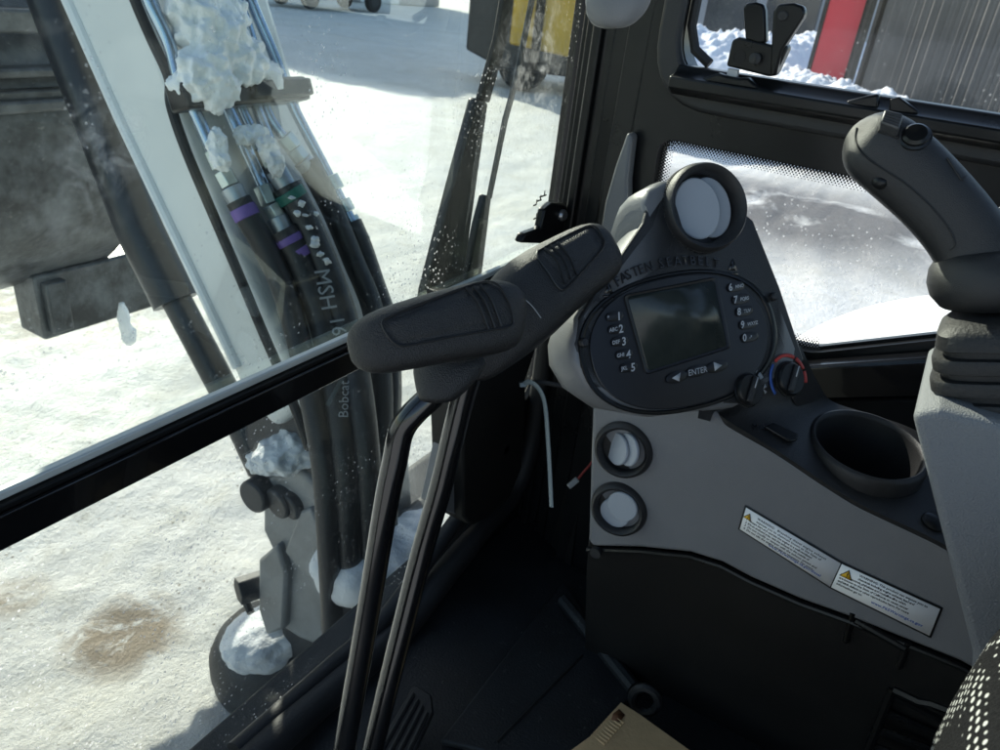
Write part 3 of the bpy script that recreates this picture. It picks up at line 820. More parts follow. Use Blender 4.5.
# oval keypad bezel
oc = (678, 342)
def oval(kx, ky, off, n=56, rot=-.21):
    out = []
    for k in range(n):
        a = 2 * math.pi * k / n
        e = 2 / 2.3
        x = math.copysign(abs(math.cos(a)) ** e, math.cos(a)) * kx; y = math.copysign(abs(math.sin(a)) ** e, math.sin(a)) * ky
        out.append(pod(oc[0] + x * math.cos(rot) - y * math.sin(rot), oc[1] + x * math.sin(rot) + y * math.cos(rot), off))
    return out
MB().loft([oval(100, 70, .0002), oval(98.5, 68.7, .0016), oval(96, 67, .0016), oval(94.5, 65.7, .0004)], caps=False).build('bezel_ring', 'satin', pd)
kb = MB().prism(oval(89, 65, .0006), PN * .0016).build('keypad', 'key', pd, bevel=.0008)
scr = [(627, 297), (714, 280), (727, 346), (648, 371)]
def sc2(k): 
    cx = sum(p[0] for p in scr) / 4; cy = sum(p[1] for p in scr) / 4
    return [(cx + (x - cx) * k, cy + (y - cy) * k) for x, y in scr]
mb = MB()
a = [pod(x, y, .0036) for x, y in rounded(sc2(1.06), 5, 5)]; b = [pod(x, y, .0026) for x, y in rounded(sc2(1.0), 4, 5)]
c0 = [pod(x, y, .0018) for x, y in rounded(sc2(1.10), 6, 5)]
mb.loft([c0, a, b], caps=False)
sf = mb.build('screen_frame', 'key', pd, smooth=50)
MB().prism([pod(x, y, .0024) for x, y in rounded(sc2(1.0), 4, 5)], PN * .0004).build('screen', 'screen', sf, smooth=0)
def pvec(px, py, dx, dy): return pod(px + dx, py + dy) - pod(px, py)
def key(px, py, big, small, side, wpx=17, hpx=10):
    ang = -.20
    pts = []
    for k in range(20):
        a = 2 * math.pi * k / 20
        e = .8
        x = math.copysign(abs(math.cos(a)) ** e, math.cos(a)) * wpx / 2; y = math.copysign(abs(math.sin(a)) ** e, math.sin(a)) * hpx / 2
        pts.append((px + x * math.cos(ang) - y * math.sin(ang), py + x * math.sin(ang) + y * math.cos(ang)))
    kk = MB().loft([[pod(x, y, .0022) for x, y in pts], [pod(x, y, .0036) for x, y in pts], [pod(px + (x - px) * .8, py + (y - py) * .8, .0042) for x, y in pts]]).build('key_button', 'key', pd, smooth=40)
    mb = MB()
    r = pvec(px, py, 10, -2); u = pvec(px, py, -1.6, -10)
    sz = .0106 if big.isdigit() else .0105
    if big:
        org = pod(px + (2 if side < 0 else -7), py + 4.5, .00425)
        lettering(mb, big, org, r, u, sz * .92, shear=.2, bold=.02)
        if small: lettering(mb, small, pod(px + (-7.5 if side < 0 else -.5), py + (3.6 if side < 0 else 2.0), .00425), r, u, .0046, shear=.2, bold=.015)
    mb.build('key_legend', 'white_ink', kk, smooth=0)
for px, py, b_, s_ in ((615, 316, '1', '*'), (617, 328.5, '2', 'ABC'), (620, 341, '3', 'DEF'), (624.5, 354, '4', 'GHI'), (629, 367, '5', 'JKL')): key(px, py, b_, s_, -1)
for px, py, b_, s_ in ((736, 286.5, '6', 'MNO'), (741, 299, '7', 'PQRS'), (744.5, 311, '8', 'TUV'), (748, 324, '9', 'WXYZ'), (750, 337, '0', '-*')): key(px, py, b_, s_, 1)
for px, py, kind in ((677, 377, 'l'), (697, 371, 'E'), (717, 366.5, 'r')):
    w2 = 22
    pts = [(px + math.cos(a) * w2 / 2, py + math.sin(a) * 6 - math.cos(a) * 2) for a in (2 * math.pi * k / 20 for k in range(20))]
    kk = MB().loft([[pod(x, y, .0022) for x, y in pts], [pod(x, y, .0034) for x, y in pts], [pod(px + (x - px) * .85, py + (y - py) * .85, .0040) for x, y in pts]]).build('key_button', 'key', pd, smooth=40)
    mb = MB()
    if kind == 'E': lettering(mb, 'ENTER', pod(688.5, 376, .0041), pvec(697, 371, 10, -2.2), pvec(697, 371, -1.6, -10), .0076, shear=.15)
    else:
        s_ = -1 if kind == 'l' else 1
        mb.prism([pod(px + s_ * 5, py - s_ * 1.2, .0041), pod(px - s_ * 3.5, py - 4.5, .0041), pod(px - s_ * 2.2, py + 4.5, .0041)], PN * .0002)
    mb.build('key_legend', 'white_ink', kk, smooth=0)
for px, py in ((582, 343), (772, 297)):
    MB().lathe(pod(px, py, 0), PN, [(.0042, 0), (.0042, .004), (.003, .0055), (0, .0055)], 18).build('face_screw', 'black_plastic', pd)
# raised lettering following the arc above the bezel
arc = spline([Vector((616, 288, 0)), Vector((630, 279, 0)), Vector((646, 272.5, 0)), Vector((664, 267.5, 0)), Vector((684, 265, 0)), Vector((704, 265.5, 0)), Vector((724, 269, 0))], 12)
txt = 'FASTEN SEATBELT'
mb = MB()
for i, ch in enumerate(txt):
    k = i / (len(txt)) * (len(arc) - 4) + 1; j = int(k)
    p = arc[j].lerp(arc[j + 1], k - j); t = (arc[j + 2] - arc[j - 1]).normalized()
    if ch == ' ': continue
    lettering(mb, ch, pod(p.x, p.y, .0016), pvec(p.x, p.y, t.x * 8, t.y * 8), pvec(p.x, p.y, t.y * 8 - 1, -t.x * 8), .0125, extrude=.0006)
for px, py in ((608, 293), (732, 270)):
    mb.prism([pod(px - 4, py, 0), pod(px + 5, py + 1, 0), pod(px + .5, py - 11, 0)], PN * .0008)
    mb.prism([pod(px - 5, py + 4, 0), pod(px + 6, py + 5, 0), pod(px + 6, py + 3, 0), pod(px - 5, py + 2, 0)], PN * .0008)
mb.build('seatbelt_lettering', 'emboss', pd, smooth=0)
# round vent on top
vc = pod(697, 211, -.004)
VA = (PN + (EYE - vc).normalized() * .45 + Vector((.06, 0, 0))).normalized()
VRd = .0385
ring = MB().lathe(vc, VA, [(VRd * .98, -.030), (VRd * 1.02, 0), (VRd * 1.07, .003), (VRd * 1.08, .016), (VRd * 1.05, .021), (VRd * 1.01, .0230), (VRd * .95, .0220), (VRd * .86, .015), (VRd * .83, .010), (VRd * .82, .002)], 64)
ring.f = [f for f in ring.f if len(f) == 4]
vr = ring.build('round_vent', 'black_plastic', pd, smooth=50)
mb = MB()
for k in range(90):
    a = 2 * math.pi * k / 90; u = VA.orthogonal().normalized(); v = VA.cross(u)
    d = u * math.cos(a) + v * math.sin(a)
    mb.box(vc + VA * .009 + d * VRd * 1.078, (.0012, .0012, .009), (d, VA.cross(d), VA))
mb.build('knurled_edge', 'black_plastic', vr, smooth=0)
MB().lathe(vc + VA * .003, VA, [(VRd * .83, 0), (VRd * .83, .001), (0, .001)], 40).build('vent_throat', 'dark', vr)
VU = (PR - VA * PR.dot(VA)).normalized(); VV = VA.cross(VU)
def disc(a, b, h, tilt, r, sx):
    c = vc + VU * a * VRd + VV * b * VRd + VA * h; n = (VA + VU * tilt).normalized()
    MB().lathe(c, n, [(r, -.001), (r, .0008), (r * .96, .0016), (0, .0016)], 40, uax=VU, sx=sx).build('vent_flap', 'flap', vr)
disc(.26, .0, .0065, -.15, VRd * .74, .70)
disc(-.18, .02, .012, -.25, VRd * .74, .74)
# neck blending vent and pod
MB().tube([vc - VA * .032, vc - VA * .012, vc + VA * .002], [VRd * .85, VRd * 1.0, VRd * 1.04], 40, caps=False).build('vent_collar', 'rim', pd)

# heater knobs with their printed arcs
def knob(px, py, r, name_arc):
    c = pod(px, py, .001)
    k = MB().lathe(c, PN, [(r * 1.08, 0), (r * 1.08, .0015), (r * 1.0, .002), (r * .96, .0055), (r * .90, .0065), (0, .0065)], 32).build('control_knob', 'satin', pd, smooth=40)
    b1 = (PR * .6 + PU * .75).normalized()
    MB().box(c + PN * .0075, (r * 1.7, .007, .004), (b1, b1.cross(PN), PN)).build('knob_grip', 'black_plastic', k, bevel=.0015)
    MB().box(c + PN * .0097 + b1 * r * .45, (r * .7, .0012, .0004), (b1, b1.cross(PN), PN)).build('knob_pointer', 'white_ink', k, smooth=0)
    def arcseg(a0, a1, w0, w1, m, rr=1.42):
        mb = MB(); ss = []
        for i in range(9):
            a = math.radians(a0 + (a1 - a0) * i / 8); wd = (w0 + (w1 - w0) * i / 8)
            d = PR * math.cos(a) + PU * math.sin(a)
            ss.append([c + d * (r * rr - wd), c + d * (r * rr + wd), c + d * (r * rr + wd) + PN * .0009, c + d * (r * rr - wd) + PN * .0009])
        mb.loft(ss).build('knob_marking', m, pd, smooth=0)
    if name_arc == 'fan':
        ringp = [pod(733, 377, .0014) + (PR * math.cos(a) + PU * math.sin(a)) * .0036 for a in (2 * math.pi * k / 16 for k in range(17))]
        MB().tube(ringp, .0006, 6).build('knob_marking', 'grey_ink', pd)
        for a0, a1, ww in ((112, 100, .0006), (90, 68, .0009), (60, 40, .0014), (32, 16, .0020)): arcseg(a0, a1, ww, ww * 1.2, 'grey_ink')
        mb = MB()
        for k_ in range(4):
            a = k_ * math.pi / 2 + .4; d = PR * math.cos(a) + PU * math.sin(a); e = PN.cross(d); o_ = pod(763, 389, .0014)
            mb.prism([o_, o_ + d * .005 + e * .0022, o_ + d * .005 - e * .0012], PN * .0003)
        mb.build('knob_marking', 'grey_ink', pd, smooth=0)
    else:
        arcseg(205, 130, .0016, .0014, 'blue_ink'); arcseg(120, 52, .0014, .0018, 'red_ink'); arcseg(46, 12, .0018, .0018, 'red_ink'); arcseg(6, -22, .0018, .0018, 'red_ink')
knob(747, 390, .0155, 'fan')
knob(788, 379, .0165, 'heat')

# ================================================================== TRAVEL LEVERS
def rr_section(c, u, v, ru, rv, n=28, e=2.8):
    out = []
    for k in range(n):
        a = 2 * math.pi * k / n
        out.append(c + u * math.copysign(abs(math.cos(a)) ** (2 / e), math.cos(a)) * ru + v * math.copysign(abs(math.sin(a)) ** (2 / e), math.sin(a)) * rv)
    return out
def grip_mesh(path, e=3.0):
    """path: (px, py, t, half height px, half depth factor)"""
    pts = [PT(px, py, t) for px, py, t, h, dd in path]
    secs = []
    for i, (px, py, t, h, dd) in enumerate(path):
        tan = (pts[min(i + 1, len(pts) - 1)] - pts[max(i - 1, 0)]).normalized()
        dv = ray(px, py)
        v = tan.cross(dv).normalized()          # up across the grip
        u = v.cross(tan).normalized()
        r = h * t / 750
        secs.append(rr_section(pts[i], v, u, r, r * dd, e=e))
    return MB().loft(secs)
lab_a = 'front travel lever with grip nearer the glass crossbar and bent rod'
t1 = thing('travel_lever', 'black travel lever with cranked rod, its grip over the windscreen crossbar', 'control lever', PT(330, 800, .77), 'pair of travel levers')
g1 = grip_mesh([(354, 350, .513, 10, .8), (357, 349.5, .511, 20, .85), (366, 347, .508, 28, .88), (382, 342, .508, 32.5, .88), (420, 332, .515, 35, .86), (460, 323, .527, 37, .84), (490, 317, .536, 38, .82), (507, 315, .543, 34, .8), (516, 315, .547, 26, .75), (520, 316, .549, 14, .7)])
bv1 = bvh_of(g1)
go1 = g1.build('grip', 'grip', t1, smooth=60, subsurf=1)
def seam(bv, pts, parent, r=.0009, name='grip_groove', m='black_ink', closed=False, k=6, lift=0.0002):
    P = spline([Vector((x, y, 0)) for x, y in (pts + [pts[0]] if closed else pts)], k)
    MB().tube([hit(bv, p.x, p.y, lift) for p in P], r, 6).build(name, m, parent)
def inlay(bv, quad, parent, nx=18, ny=8, h=.0014):
    """slightly raised thumb pad moulded on the grip"""
    q = [Vector((x, y, 0)) for x, y in quad]
    top, bot = [], []
    mb = MB()
    rows = []
    for j in range(ny + 1):
        v = j / ny; row = []
        for i in range(nx + 1):
            u = i / nx
            p = q[0].lerp(q[1], u).lerp(q[3].lerp(q[2], u), v)
            edge = min(u, 1 - u, v * .6, (1 - v) * .6)
            row.append(hit(bv, p.x, p.y, h * min(1, edge * 12) - .0006))
        rows.append(row)
    mb.loft(rows, caps=False, closed=False)
    mb.build('thumb_pad', 'grip', parent, smooth=60)
inlay(bv1, [(386, 321), (478, 287), (497, 323), (399, 343)], go1)
seam(bv1, [(383, 320), (410, 308), (450, 293), (480, 283), (496, 284), (508, 300), (513, 318), (510, 326), (490, 330), (450, 337), (410, 345), (396, 344), (386, 333), (382, 324)], go1, closed=True)
for k in range(3): seam(bv1, [(466 + k * 7, 289 - k * 1.5), (478 + k * 6.5, 303 - k * 1.5), (488 + k * 6.5, 329 - k * 1.5)], go1, r=.0011, lift=.0010)
MB().loft([rr_section(PT(452, 352, .56), right, fwd, .030, .018, e=2.4), rr_section(PT(448, 374, .555), right, fwd, .026, .017, e=2.4), rr_section(PT(441, 392, .552), right, fwd, .018, .014, e=2.4), rr_section(PT(436, 404, .551), right, fwd, .012, .011, e=2.2)]).build('grip_neck', 'grip', t1, smooth=60, subsurf=1)
pts = spline([PT(452, 372, .56), PT(436, 392, .56), PT(413, 414, .563), PT(401, 432, .57), PT(395, 460, .58), PT(386, 505, .60), PT(367, 620, .67), PT(345, 745, .755), PT(330, 830, .83), PT(318, 905, .89)], 6)
MB().tube(pts, .0098, 20).build('rod', 'black_paint', t1)
t2 = thing('travel_lever', 'black travel lever with straight rod, its grip beside the display pod', 'control lever', PT(360, 800, .83), 'pair of travel levers')
g2 = grip_mesh([(607, 247, .664, 12, .8), (604.5, 248.5, .662, 23, .85), (598, 252, .655, 30, .9), (584, 260, .648, 33.5, .92), (560, 275, .635, 36.5, .92), (535, 293, .622, 42, .9), (512, 316, .612, 42, .85), (488, 345, .605, 32, .8), (474, 364, .602, 24, .75), (466, 376, .601, 14, .7)])
bv2 = bvh_of(g2)
go2 = g2.build('grip', 'grip', t2, smooth=60, subsurf=1)
inlay(bv2, [(540, 252), (588, 226), (602, 246), (568, 284)], go2)
seam(bv2, [(537, 252), (560, 239), (590, 226), (601, 234), (603, 247), (585, 268), (566, 288), (558, 287), (548, 272), (538, 258)], go2, closed=True)
for k in range(3): seam(bv2, [(545 + k * 6, 249 - k * 3), (557 + k * 5.5, 262 - k * 3), (565 + k * 6, 284 - k * 4.5)], go2, r=.0011, lift=.0010)
seam(bv2, [(520, 295), (532, 306), (541, 318)], go2, r=.0004, name='scratch', m='grey_ink')
pts = spline([PT(474, 360, .605), PT(462, 400, .622), PT(451, 445, .64), PT(440, 490, .662), PT(420, 560, .70), PT(396, 655, .75), PT(373, 748, .81), PT(352, 830, .87), PT(338, 890, .92)], 6)
MB().tube(pts, .0102, 20).build('rod', 'black_paint', t2)
# foot pedal
pdl = thing('foot_pedal', 'small black ribbed foot pedal on the floor behind the lever rods', 'pedal', PZ(405, 725, ZF))
pq = [PZ(378, 745, ZF + .05), PZ(414, 683, ZF + .05), PZ(432, 694, ZF + .05), PZ(434, 712, ZF + .05), PZ(405, 775, ZF + .05), PZ(372, 775, ZF + .05)]
pl = MB().prism(pq, (0, 0, -.008)).build('pedal_plate', 'rubber', pdl, bevel=.003)
mb = MB()
for k in range(4):
    u = .16 + k * .22
    a = pq[1].lerp(pq[3], u); b = pq[0].lerp(pq[4], u)
    a = a.lerp(b, .12)
    mb.tube([a + Vector((0, 0, .001)), b + Vector((0, 0, .001))], .0028, 6)
mb.build('tread_rib', 'rubber', pl)
MB().cyl(PZ(405, 730, ZF + .045), (0, 0, -1), .012, .05).build('pedal_post', 'satin', pdl)

# ================================================================== JOYSTICK AND ITS CONSOLE
jc = thing('joystick_console', 'pale grey textured armrest console carrying the joystick', 'console', V(.62, -.25, ZF))
x0, x1 = .553, .70
sidep = [(-.030, -.236), (-.130, -.408), (-.18, -.56), (-.50, -.56), (-.50, -.205), (-.10, -.222), (-.045, -.226)]
sidep = rounded(sidep, [.008, .03, .03, .02, .02, .02, .008], 4)
MB().prism([V(x0, y, z) for y, z in sidep], (x1 - x0, 0, 0)).build('console_shell', 'grey2', jc, bevel=.009, seg=4)
MB().box(V(.62, -.35, -.70), (.10, .2, .30)).build('console_post', 'dark', jc, bevel=.01)
js = thing('joystick', 'black moulded joystick with thumb switches above a ribbed rubber boot', 'joystick', V(.61, -.08, -.225))
TJ = .655
n1_ = (right * 750 - fwd * 488).normalized(); n2_ = (down * 750 + fwd * 25).normalized()
JA = (Z1 - n1_ * Z1.dot(n1_)).normalized()
JU = JA.cross(n2_).normalized()
JU = JU if JU.dot(right) > 0 else -JU
JV = JA.cross(JU)
def bsec(c, r, n=48):
    return rr_section(c, JU, JV, r * 1.03, r * .9, n, 4.6)
jb = PT(1004, 396, TJ)
secs = []
prof_b = [(0, .0465), (.001, .048), (.010, .0485), (.013, .047), (.0135, .041), (.0195, .0405), (.020, .046), (.0205, .047), (.029, .0475), (.032, .046), (.0325, .040), (.0385, .0395), (.039, .045), (.0395, .0455), (.048, .046), (.051, .0445), (.0515, .0385), (.0575, .038), (.058, .043), (.0585, .0435), (.070, .042), (.076, .036), (.078, .02)]
boot = MB().loft([bsec(jb + JA * (z * .84 - .004), r * .92) for z, r in prof_b])
boot.build('boot', 'rubber', js, smooth=40)
path = [(852, 133, 6), (854, 134, 14), (859, 137, 24), (868, 142, 31), (882, 150, 34), (905, 169, 34), (930, 193, 32.5), (952, 217, 32), (966, 236, 32), (975, 250, 33), (983, 262, 35), (988, 274, 33)]
pts = [PT(x, y, TJ - .012 * max(0, 1 - i / 9)) for i, (x, y, r) in enumerate(path)]
secs = []
for i, (x, y, r) in enumerate(path):
    tan = (pts[min(i + 1, len(pts) - 1)] - pts[max(i - 1, 0)]).normalized()
    v = tan.cross(ray(x, y)).normalized(); u = v.cross(tan)
    r *= .94
    secs.append(rr_section(pts[i], v, u, r * TJ / 750, r * TJ / 750 * .86, 28, 2.4))
gj = MB().loft(secs)
bj = bvh_of(gj)
hj = gj.build('handle', 'stick', js, smooth=60, subsurf=1)
fc = PT(991, 271, TJ)
axj = JA
MB().lathe(fc, axj, [(.026, -.024), (.034, -.022), (.0395, -.014), (.0412, -.005), (.0395, .005), (.034, .013), (.028, .017), (.016, .019)], 40).build('palm_rest', 'stick', js, smooth=60)
seam(bj, [(857, 128), (856, 140), (862, 153), (880, 167), (905, 183), (930, 205), (948, 227), (955, 243), (950, 250)], hj, r=.0007, name='moulding_seam')
seam(bj, [(947, 158), (956, 172), (962, 180), (966, 176)], hj, r=.0006, name='moulding_seam')
def patch(bv, poly, off0, h, name, m, parent, bev=.001):
    base = [hit(bv, x, y, off0) for x, y in poly]
    c = sum(base, Vector()) / len(base); n = (base[1] - base[0]).cross(base[2] - base[0]).normalized()
    if n.dot(EYE - c) < 0: n = -n
    return MB().prism(base, n * h).build(name, m, parent, bevel=bev), n
sw1, n1 = patch(bj, [(876, 133), (882, 116), (904, 121), (899, 141)], -.002, .0035, 'switch_surround', 'dark', hj)
rk = [hit(bj, x, y, .0) for x, y in [(878.5, 131), (883, 118), (901.5, 122.5), (897, 138)]]
rk1 = MB().prism(rk, n1 * .0105).build('rocker_switch', mat('switch_grey', (.05, .052, .055), .4), hj, bevel=.0015)
mb = MB()
for k in range(5):
    a = rk[0].lerp(rk[1], .14 + k * .18) + n1 * .0098; b = rk[3].lerp(rk[2], .14 + k * .18) + n1 * .0098
    mb.tube([a.lerp(b, .08), a.lerp(b, .92)], .0008, 6)
mb.build('switch_rib', 'satin', rk1)
pb = hit(bj, 916, 137, -.001)
MB().lathe(pb, n1, [(.0108, 0), (.0108, .0015), (.0092, .0025), (.009, .0045), (.007, .0062), (0, .0068)], 24).build('push_button', 'satin', hj)
MB().blob(hit(bj, 879, 184, -.004), (X1, Y1, Z1), (.007, .007, .006), 2, 0).build('trigger', 'satin', hj)

# ================================================================== SEAT
def seat_fabric():
    m = bpy.data.materials.new('dotted_seat_fabric'); m.use_nodes = True
    t = m.node_tree; b = t.nodes['Principled BSDF']
    tc = t.nodes.new('ShaderNodeTexCoord')
    vo = t.nodes.new('ShaderNodeTexVoronoi'); vo.inputs['Scale'].default_value = 150; vo.inputs['Randomness'].default_value = .2
    wv = t.nodes.new('ShaderNodeTexNoise'); wv.inputs['Scale'].default_value = 500; wv.inputs['Detail'].default_value = 3
    for x in (vo, wv): lk(t, tc.outputs['Object'], x.inputs['Vector'])
    r = t.nodes.new('ShaderNodeMapRange'); r.inputs['From Min'].default_value = .33; r.inputs['From Max'].default_value = .26
    lk(t, vo.outputs['Distance'], r.inputs['Value'])
    wr = t.nodes.new('ShaderNodeValToRGB'); wr.color_ramp.elements[0].color = (.006, .006, .007, 1); wr.color_ramp.elements[1].color = (.022, .022, .023, 1)
    lk(t, wv.outputs['Fac'], wr.inputs[0])
    mx = t.nodes.new('ShaderNodeMixRGB'); mx.inputs[2].default_value = (.52, .52, .50, 1)
    lk(t, r.outputs[0], mx.inputs[0]); lk(t, wr.outputs[0], mx.inputs[1]); lk(t, mx.outputs[0], b.inputs['Base Color'])
    b.inputs['Roughness'].default_value = .95; b.inputs['Specular IOR Level'].default_value = .04
    bp = t.nodes.new('ShaderNodeBump'); bp.inputs['Strength'].default_value = .8; bp.inputs['Distance'].default_value = .002
    ad = t.nodes.new('ShaderNodeMath'); lk(t, r.outputs[0], ad.inputs[0]); lk(t, wv.outputs['Fac'], ad.inputs[1])
    lk(t, ad.outputs[0], bp.inputs['Height']); lk(t, bp.outputs[0], b.inputs['Normal'])
    return m
MT['fabric'] = seat_fabric()
st_ = thing('operator_seat', 'operator seat in black fabric flecked with white dots', 'seat', V(.25, -.5, ZF))
def pillow(c, ax, hx, hy, hz, e=3.2, nu=48, nv=28):
    secs = []
    for j in range(nv + 1):
        ph = -math.pi / 2 + math.pi * j / nv
        cz = math.copysign(abs(math.sin(ph)) ** (2 / e), math.sin(ph)); cr = max(abs(math.cos(ph)) ** (2 / e), 1e-4)
        ring = []
        for k in range(nu):
            a = 2 * math.pi * k / nu
            ring.append(c + ax[0] * math.copysign(abs(math.cos(a)) ** (2 / e), math.cos(a)) * cr * hx + ax[1] * math.copysign(abs(math.sin(a)) ** (2 / e), math.sin(a)) * cr * hy + ax[2] * cz * hz)
        secs.append(ring)
    return MB().loft(secs)
SEATC = V(.318, -.365, -.345)
pillow(SEATC, (X1, Y1, Z1), .236, .27, .13).build('cushion', 'fabric', st_, smooth=60)
pillow(V(.30, -.76, -.02), (X1, Vector((0, .97, .2)), Vector((0, -.2, .97))), .23, .08, .34).build('backrest', 'fabric', st_, smooth=60)
MB().box(V(.30, -.42, -.66), (.36, .40, .40)).build('seat_base', 'dark', st_, bevel=.02)

# ================================================================== LOOSE THINGS
cb = thing('cardboard_piece', 'torn piece of brown cardboard lying on the footwell floor, sunny warmth put into its colour', 'cardboard', PZ(630, 740, ZF + .03))
zc = ZF + .055
cp = [PZ(621, 702, zc), PZ(640, 714, zc), PZ(700, 757, zc), PZ(790, 830, zc), PZ(700, 930, zc), PZ(560, 850, zc), PZ(568, 752, zc), PZ(590, 736, zc)]
MB().prism(cp, (0, 0, -.006)).build('top_sheet', 'card', cb, bevel=.001)
mb = MB()
for k in range(9):
    a = cp[0].lerp(cp[7], .35 + k * .075)
    mb.tube([a + Vector((0, 0, -.002)), a + (cp[3] - cp[0]).normalized() * .02 + Vector((0, 0, .0005))], .0016, 5)
mb.build('fluted_edge', 'card', cb)
MB().prism([PZ(x, y, zc + .0004) for x, y in [(619, 709), (625, 715), (620, 722), (611, 720), (613, 714)]], (0, 0, .0004)).build('brown_stain', mat('brown_stain', (.16, .06, .02), .7), cb, smooth=0)
# legs of the folded board keep it off the floor
MB().prism([cp[1] + Vector((0, 0, -.006)), cp[3] + Vector((0, 0, -.006)), cp[3] + Vector((.0, 0, -.055)), cp[1] + Vector((0, 0, -.055))], (-.004, -.002, 0)).build('folded_flap', 'card', cb)

tie = thing('cable_tie', 'pale translucent cable tie hooked over the seal below the pillar', 'cable tie', PT(550, 505, 1.06))
tp = spline([PT(523, 385, 1.00), PT(530, 382, .99), PT(539, 389, .985), PT(545, 405, .985), PT(548, 440, .99), PT(550, 475, 1.0), PT(551.5, 507, 1.01)], 8)
MB().tube(tp, .0036, 10, up=fwd, flat=.35).build('tie_strap', 'tie', tie)
MB().box(tp[0], (.009, .008, .006), (right, fwd, down)).build('tie_head', 'tie', tie, bevel=.001)
wl = thing('wire_lead', 'loose red wire ending in a small clear connector beside the console', 'wire', PT(572, 485, .93))
MB().tube(spline([PT(597, 455, .945), PT(589, 466, .94), PT(582, 474, .935), PT(578, 479, .93)], 6), .0016, 8).build('red_lead', 'redwire', wl)
a, b = PT(579, 478, .93), PT(567, 488, .93); tx = (b - a).normalized()
MB().box((a + b) / 2, ((b - a).length * .8, .007, .005), (tx, tx.cross(fwd).normalized(), tx.cross(tx.cross(fwd)).normalized())).build('connector', mat('clear_connector', (.16, .16, .15), .3), wl, bevel=.001)
wl2 = MB().tube(spline([PT(520, 383, 1.02), PT(545, 383, 1.0), PT(575, 390, 1.0), PT(592, 398, .98)], 6), .0035, 8).build('cable', 'rubber', label='thin black cable crossing the corner below the pillar', cat='cable')

# ================================================================== BOOM, HOSES, BUCKET
XB = 0.85
boom = thing('excavator_boom', 'white excavator boom rising outside the windscreen with pipes and black hoses on its back', 'boom', V(1.0, .95, -1.0))
rear_e = [(1.85, 1.5), (1.62, .95), (1.40, .42), (1.198, -.085), (1.115, -.273), (.953, -.532), (.86, -.657), (.845, -.70)]
front_e = [(.93, -.79), (1.01, -.75), (1.06, -.66), (1.294, -.305), (1.414, -.106), (1.62, .26), (1.84, .7), (2.1, 1.3), (2.25, 1.6)]
side = rear_e + front_e
MB().prism([V(XB, y, z) for y, z in side], (.285, 0, 0)).build('beam', 'white_paint', boom, bevel=.018, seg=3)
MB().prism([V(XB + .03, y, z) for y, z in [(.86, -.66), (.82, -.76), (.82, -.90), (.92, -1.03), (1.03, -1.03), (1.07, -.93), (1.05, -.80), (1.04, -.70)]], (.225, 0, 0)).build('boom_foot', 'cast_dark', boom, bevel=.02, seg=3)
# bright rolled edge along the lower corner of the near face
MB().tube([V(XB - .001, y - .012, z + .012) for y, z in [(1.03, -.70), (1.294, -.305), (1.414, -.106), (1.62, .26), (1.84, .7)]], .011, 10).build('edge_weld', 'edge_paint', boom)
# black ram in front of the boom
ra, rb = PX(28, -60, .90), PX(140, 230, .90)
cy = MB().tube([PX(-40, -250, .93), rb, PX(176, 302, .90)], .046, 24).build('boom_ram', 'cyl', boom)
MB().tube([PX(150, 250, .90), PX(232, 405, .90), PX(262, 470, .90)], .030, 20).build('ram_rod', 'cyl', cy)
BC = V(XB, 1.115, -.273); BN = Vector((0, -.94, .34)).normalized()
REAR = [(1.62, .95), (1.40, .42), (1.198, -.085), (1.115, -.273), (.953, -.532), (.86, -.657), (.80, -.75), (.76, -.90), (.72, -1.3)]
def bm_(px, py, off=.0):
    d = ray(px, py)
    best = None
    for (y0, z0), (y1, z1) in zip(REAR, REAR[1:]):
        l = math.hypot(y1 - y0, z1 - z0); ny, nz = (z1 - z0) / l, -(y1 - y0) / l     # toward the cab
        a = (y0 + ny * off, z0 + nz * off); e = (y1 - y0, z1 - z0)
        det = d.y * -e[1] + e[0] * d.z
        t = (a[0] * -e[1] + e[0] * a[1]) / det; k = (d.y * a[1] - d.z * a[0]) / det
        miss = max(0, -k, k - 1)
        if t > 0 and (best is None or miss < best[0]): best = (miss, t)
    return EYE + d * best[1]
cl = MB()
A, B = bm_(176, 98, .055), bm_(300, 90, .055)
axb = (B - A).normalized(); axu = BN.cross(axb).normalized()
cl.box((A + B) / 2, ((B - A).length, .042, .05), (axb, axu, BN))
clo = cl.build('hose_clamp', 'satin', boom, bevel=.006)
MB().box((A.lerp(B, .74)) + BN * .028, ((B - A).length * .50, .030, .02), (axb, axu, BN)).build('clamp_plate', 'satin', clo, bevel=.004)
for px, py in ((211, 97), (277, 86)):
    MB().lathe(bm_(px, py, .082), BN, [(.012, -.01), (.012, .006), (.010, .009), (0, .009)], 6).build('clamp_bolt', 'bolt', clo)
def bpath(pts, off, k=6): return spline([bm_(x, y, off) for x, y in pts], k)
for pts, off, r in (([(138, -40), (149, 0), (170, 46), (182, 90), (195, 112), (216, 158)], .05, .0105), ([(172, -40), (186, 0), (206, 50), (228, 108), (265, 190)], .055, .011), ([(216, -40), (230, 0), (244, 50), (256, 104), (270, 142), (284, 184)], .05, .010),
                    ([(222, -40), (238, 0), (252, 40), (268, 112), (293, 148)], .05, .009), ([(240, -40), (251, 0), (277, 62), (292, 104), (326, 170), (352, 222)], .055, .010), ([(196, -40), (210, 0), (226, 60), (242, 108), (262, 150)], .045, .009)):
    MB().tube(bpath(pts, off), r, 14).build('hydraulic_pipe', 'pipe', boom)
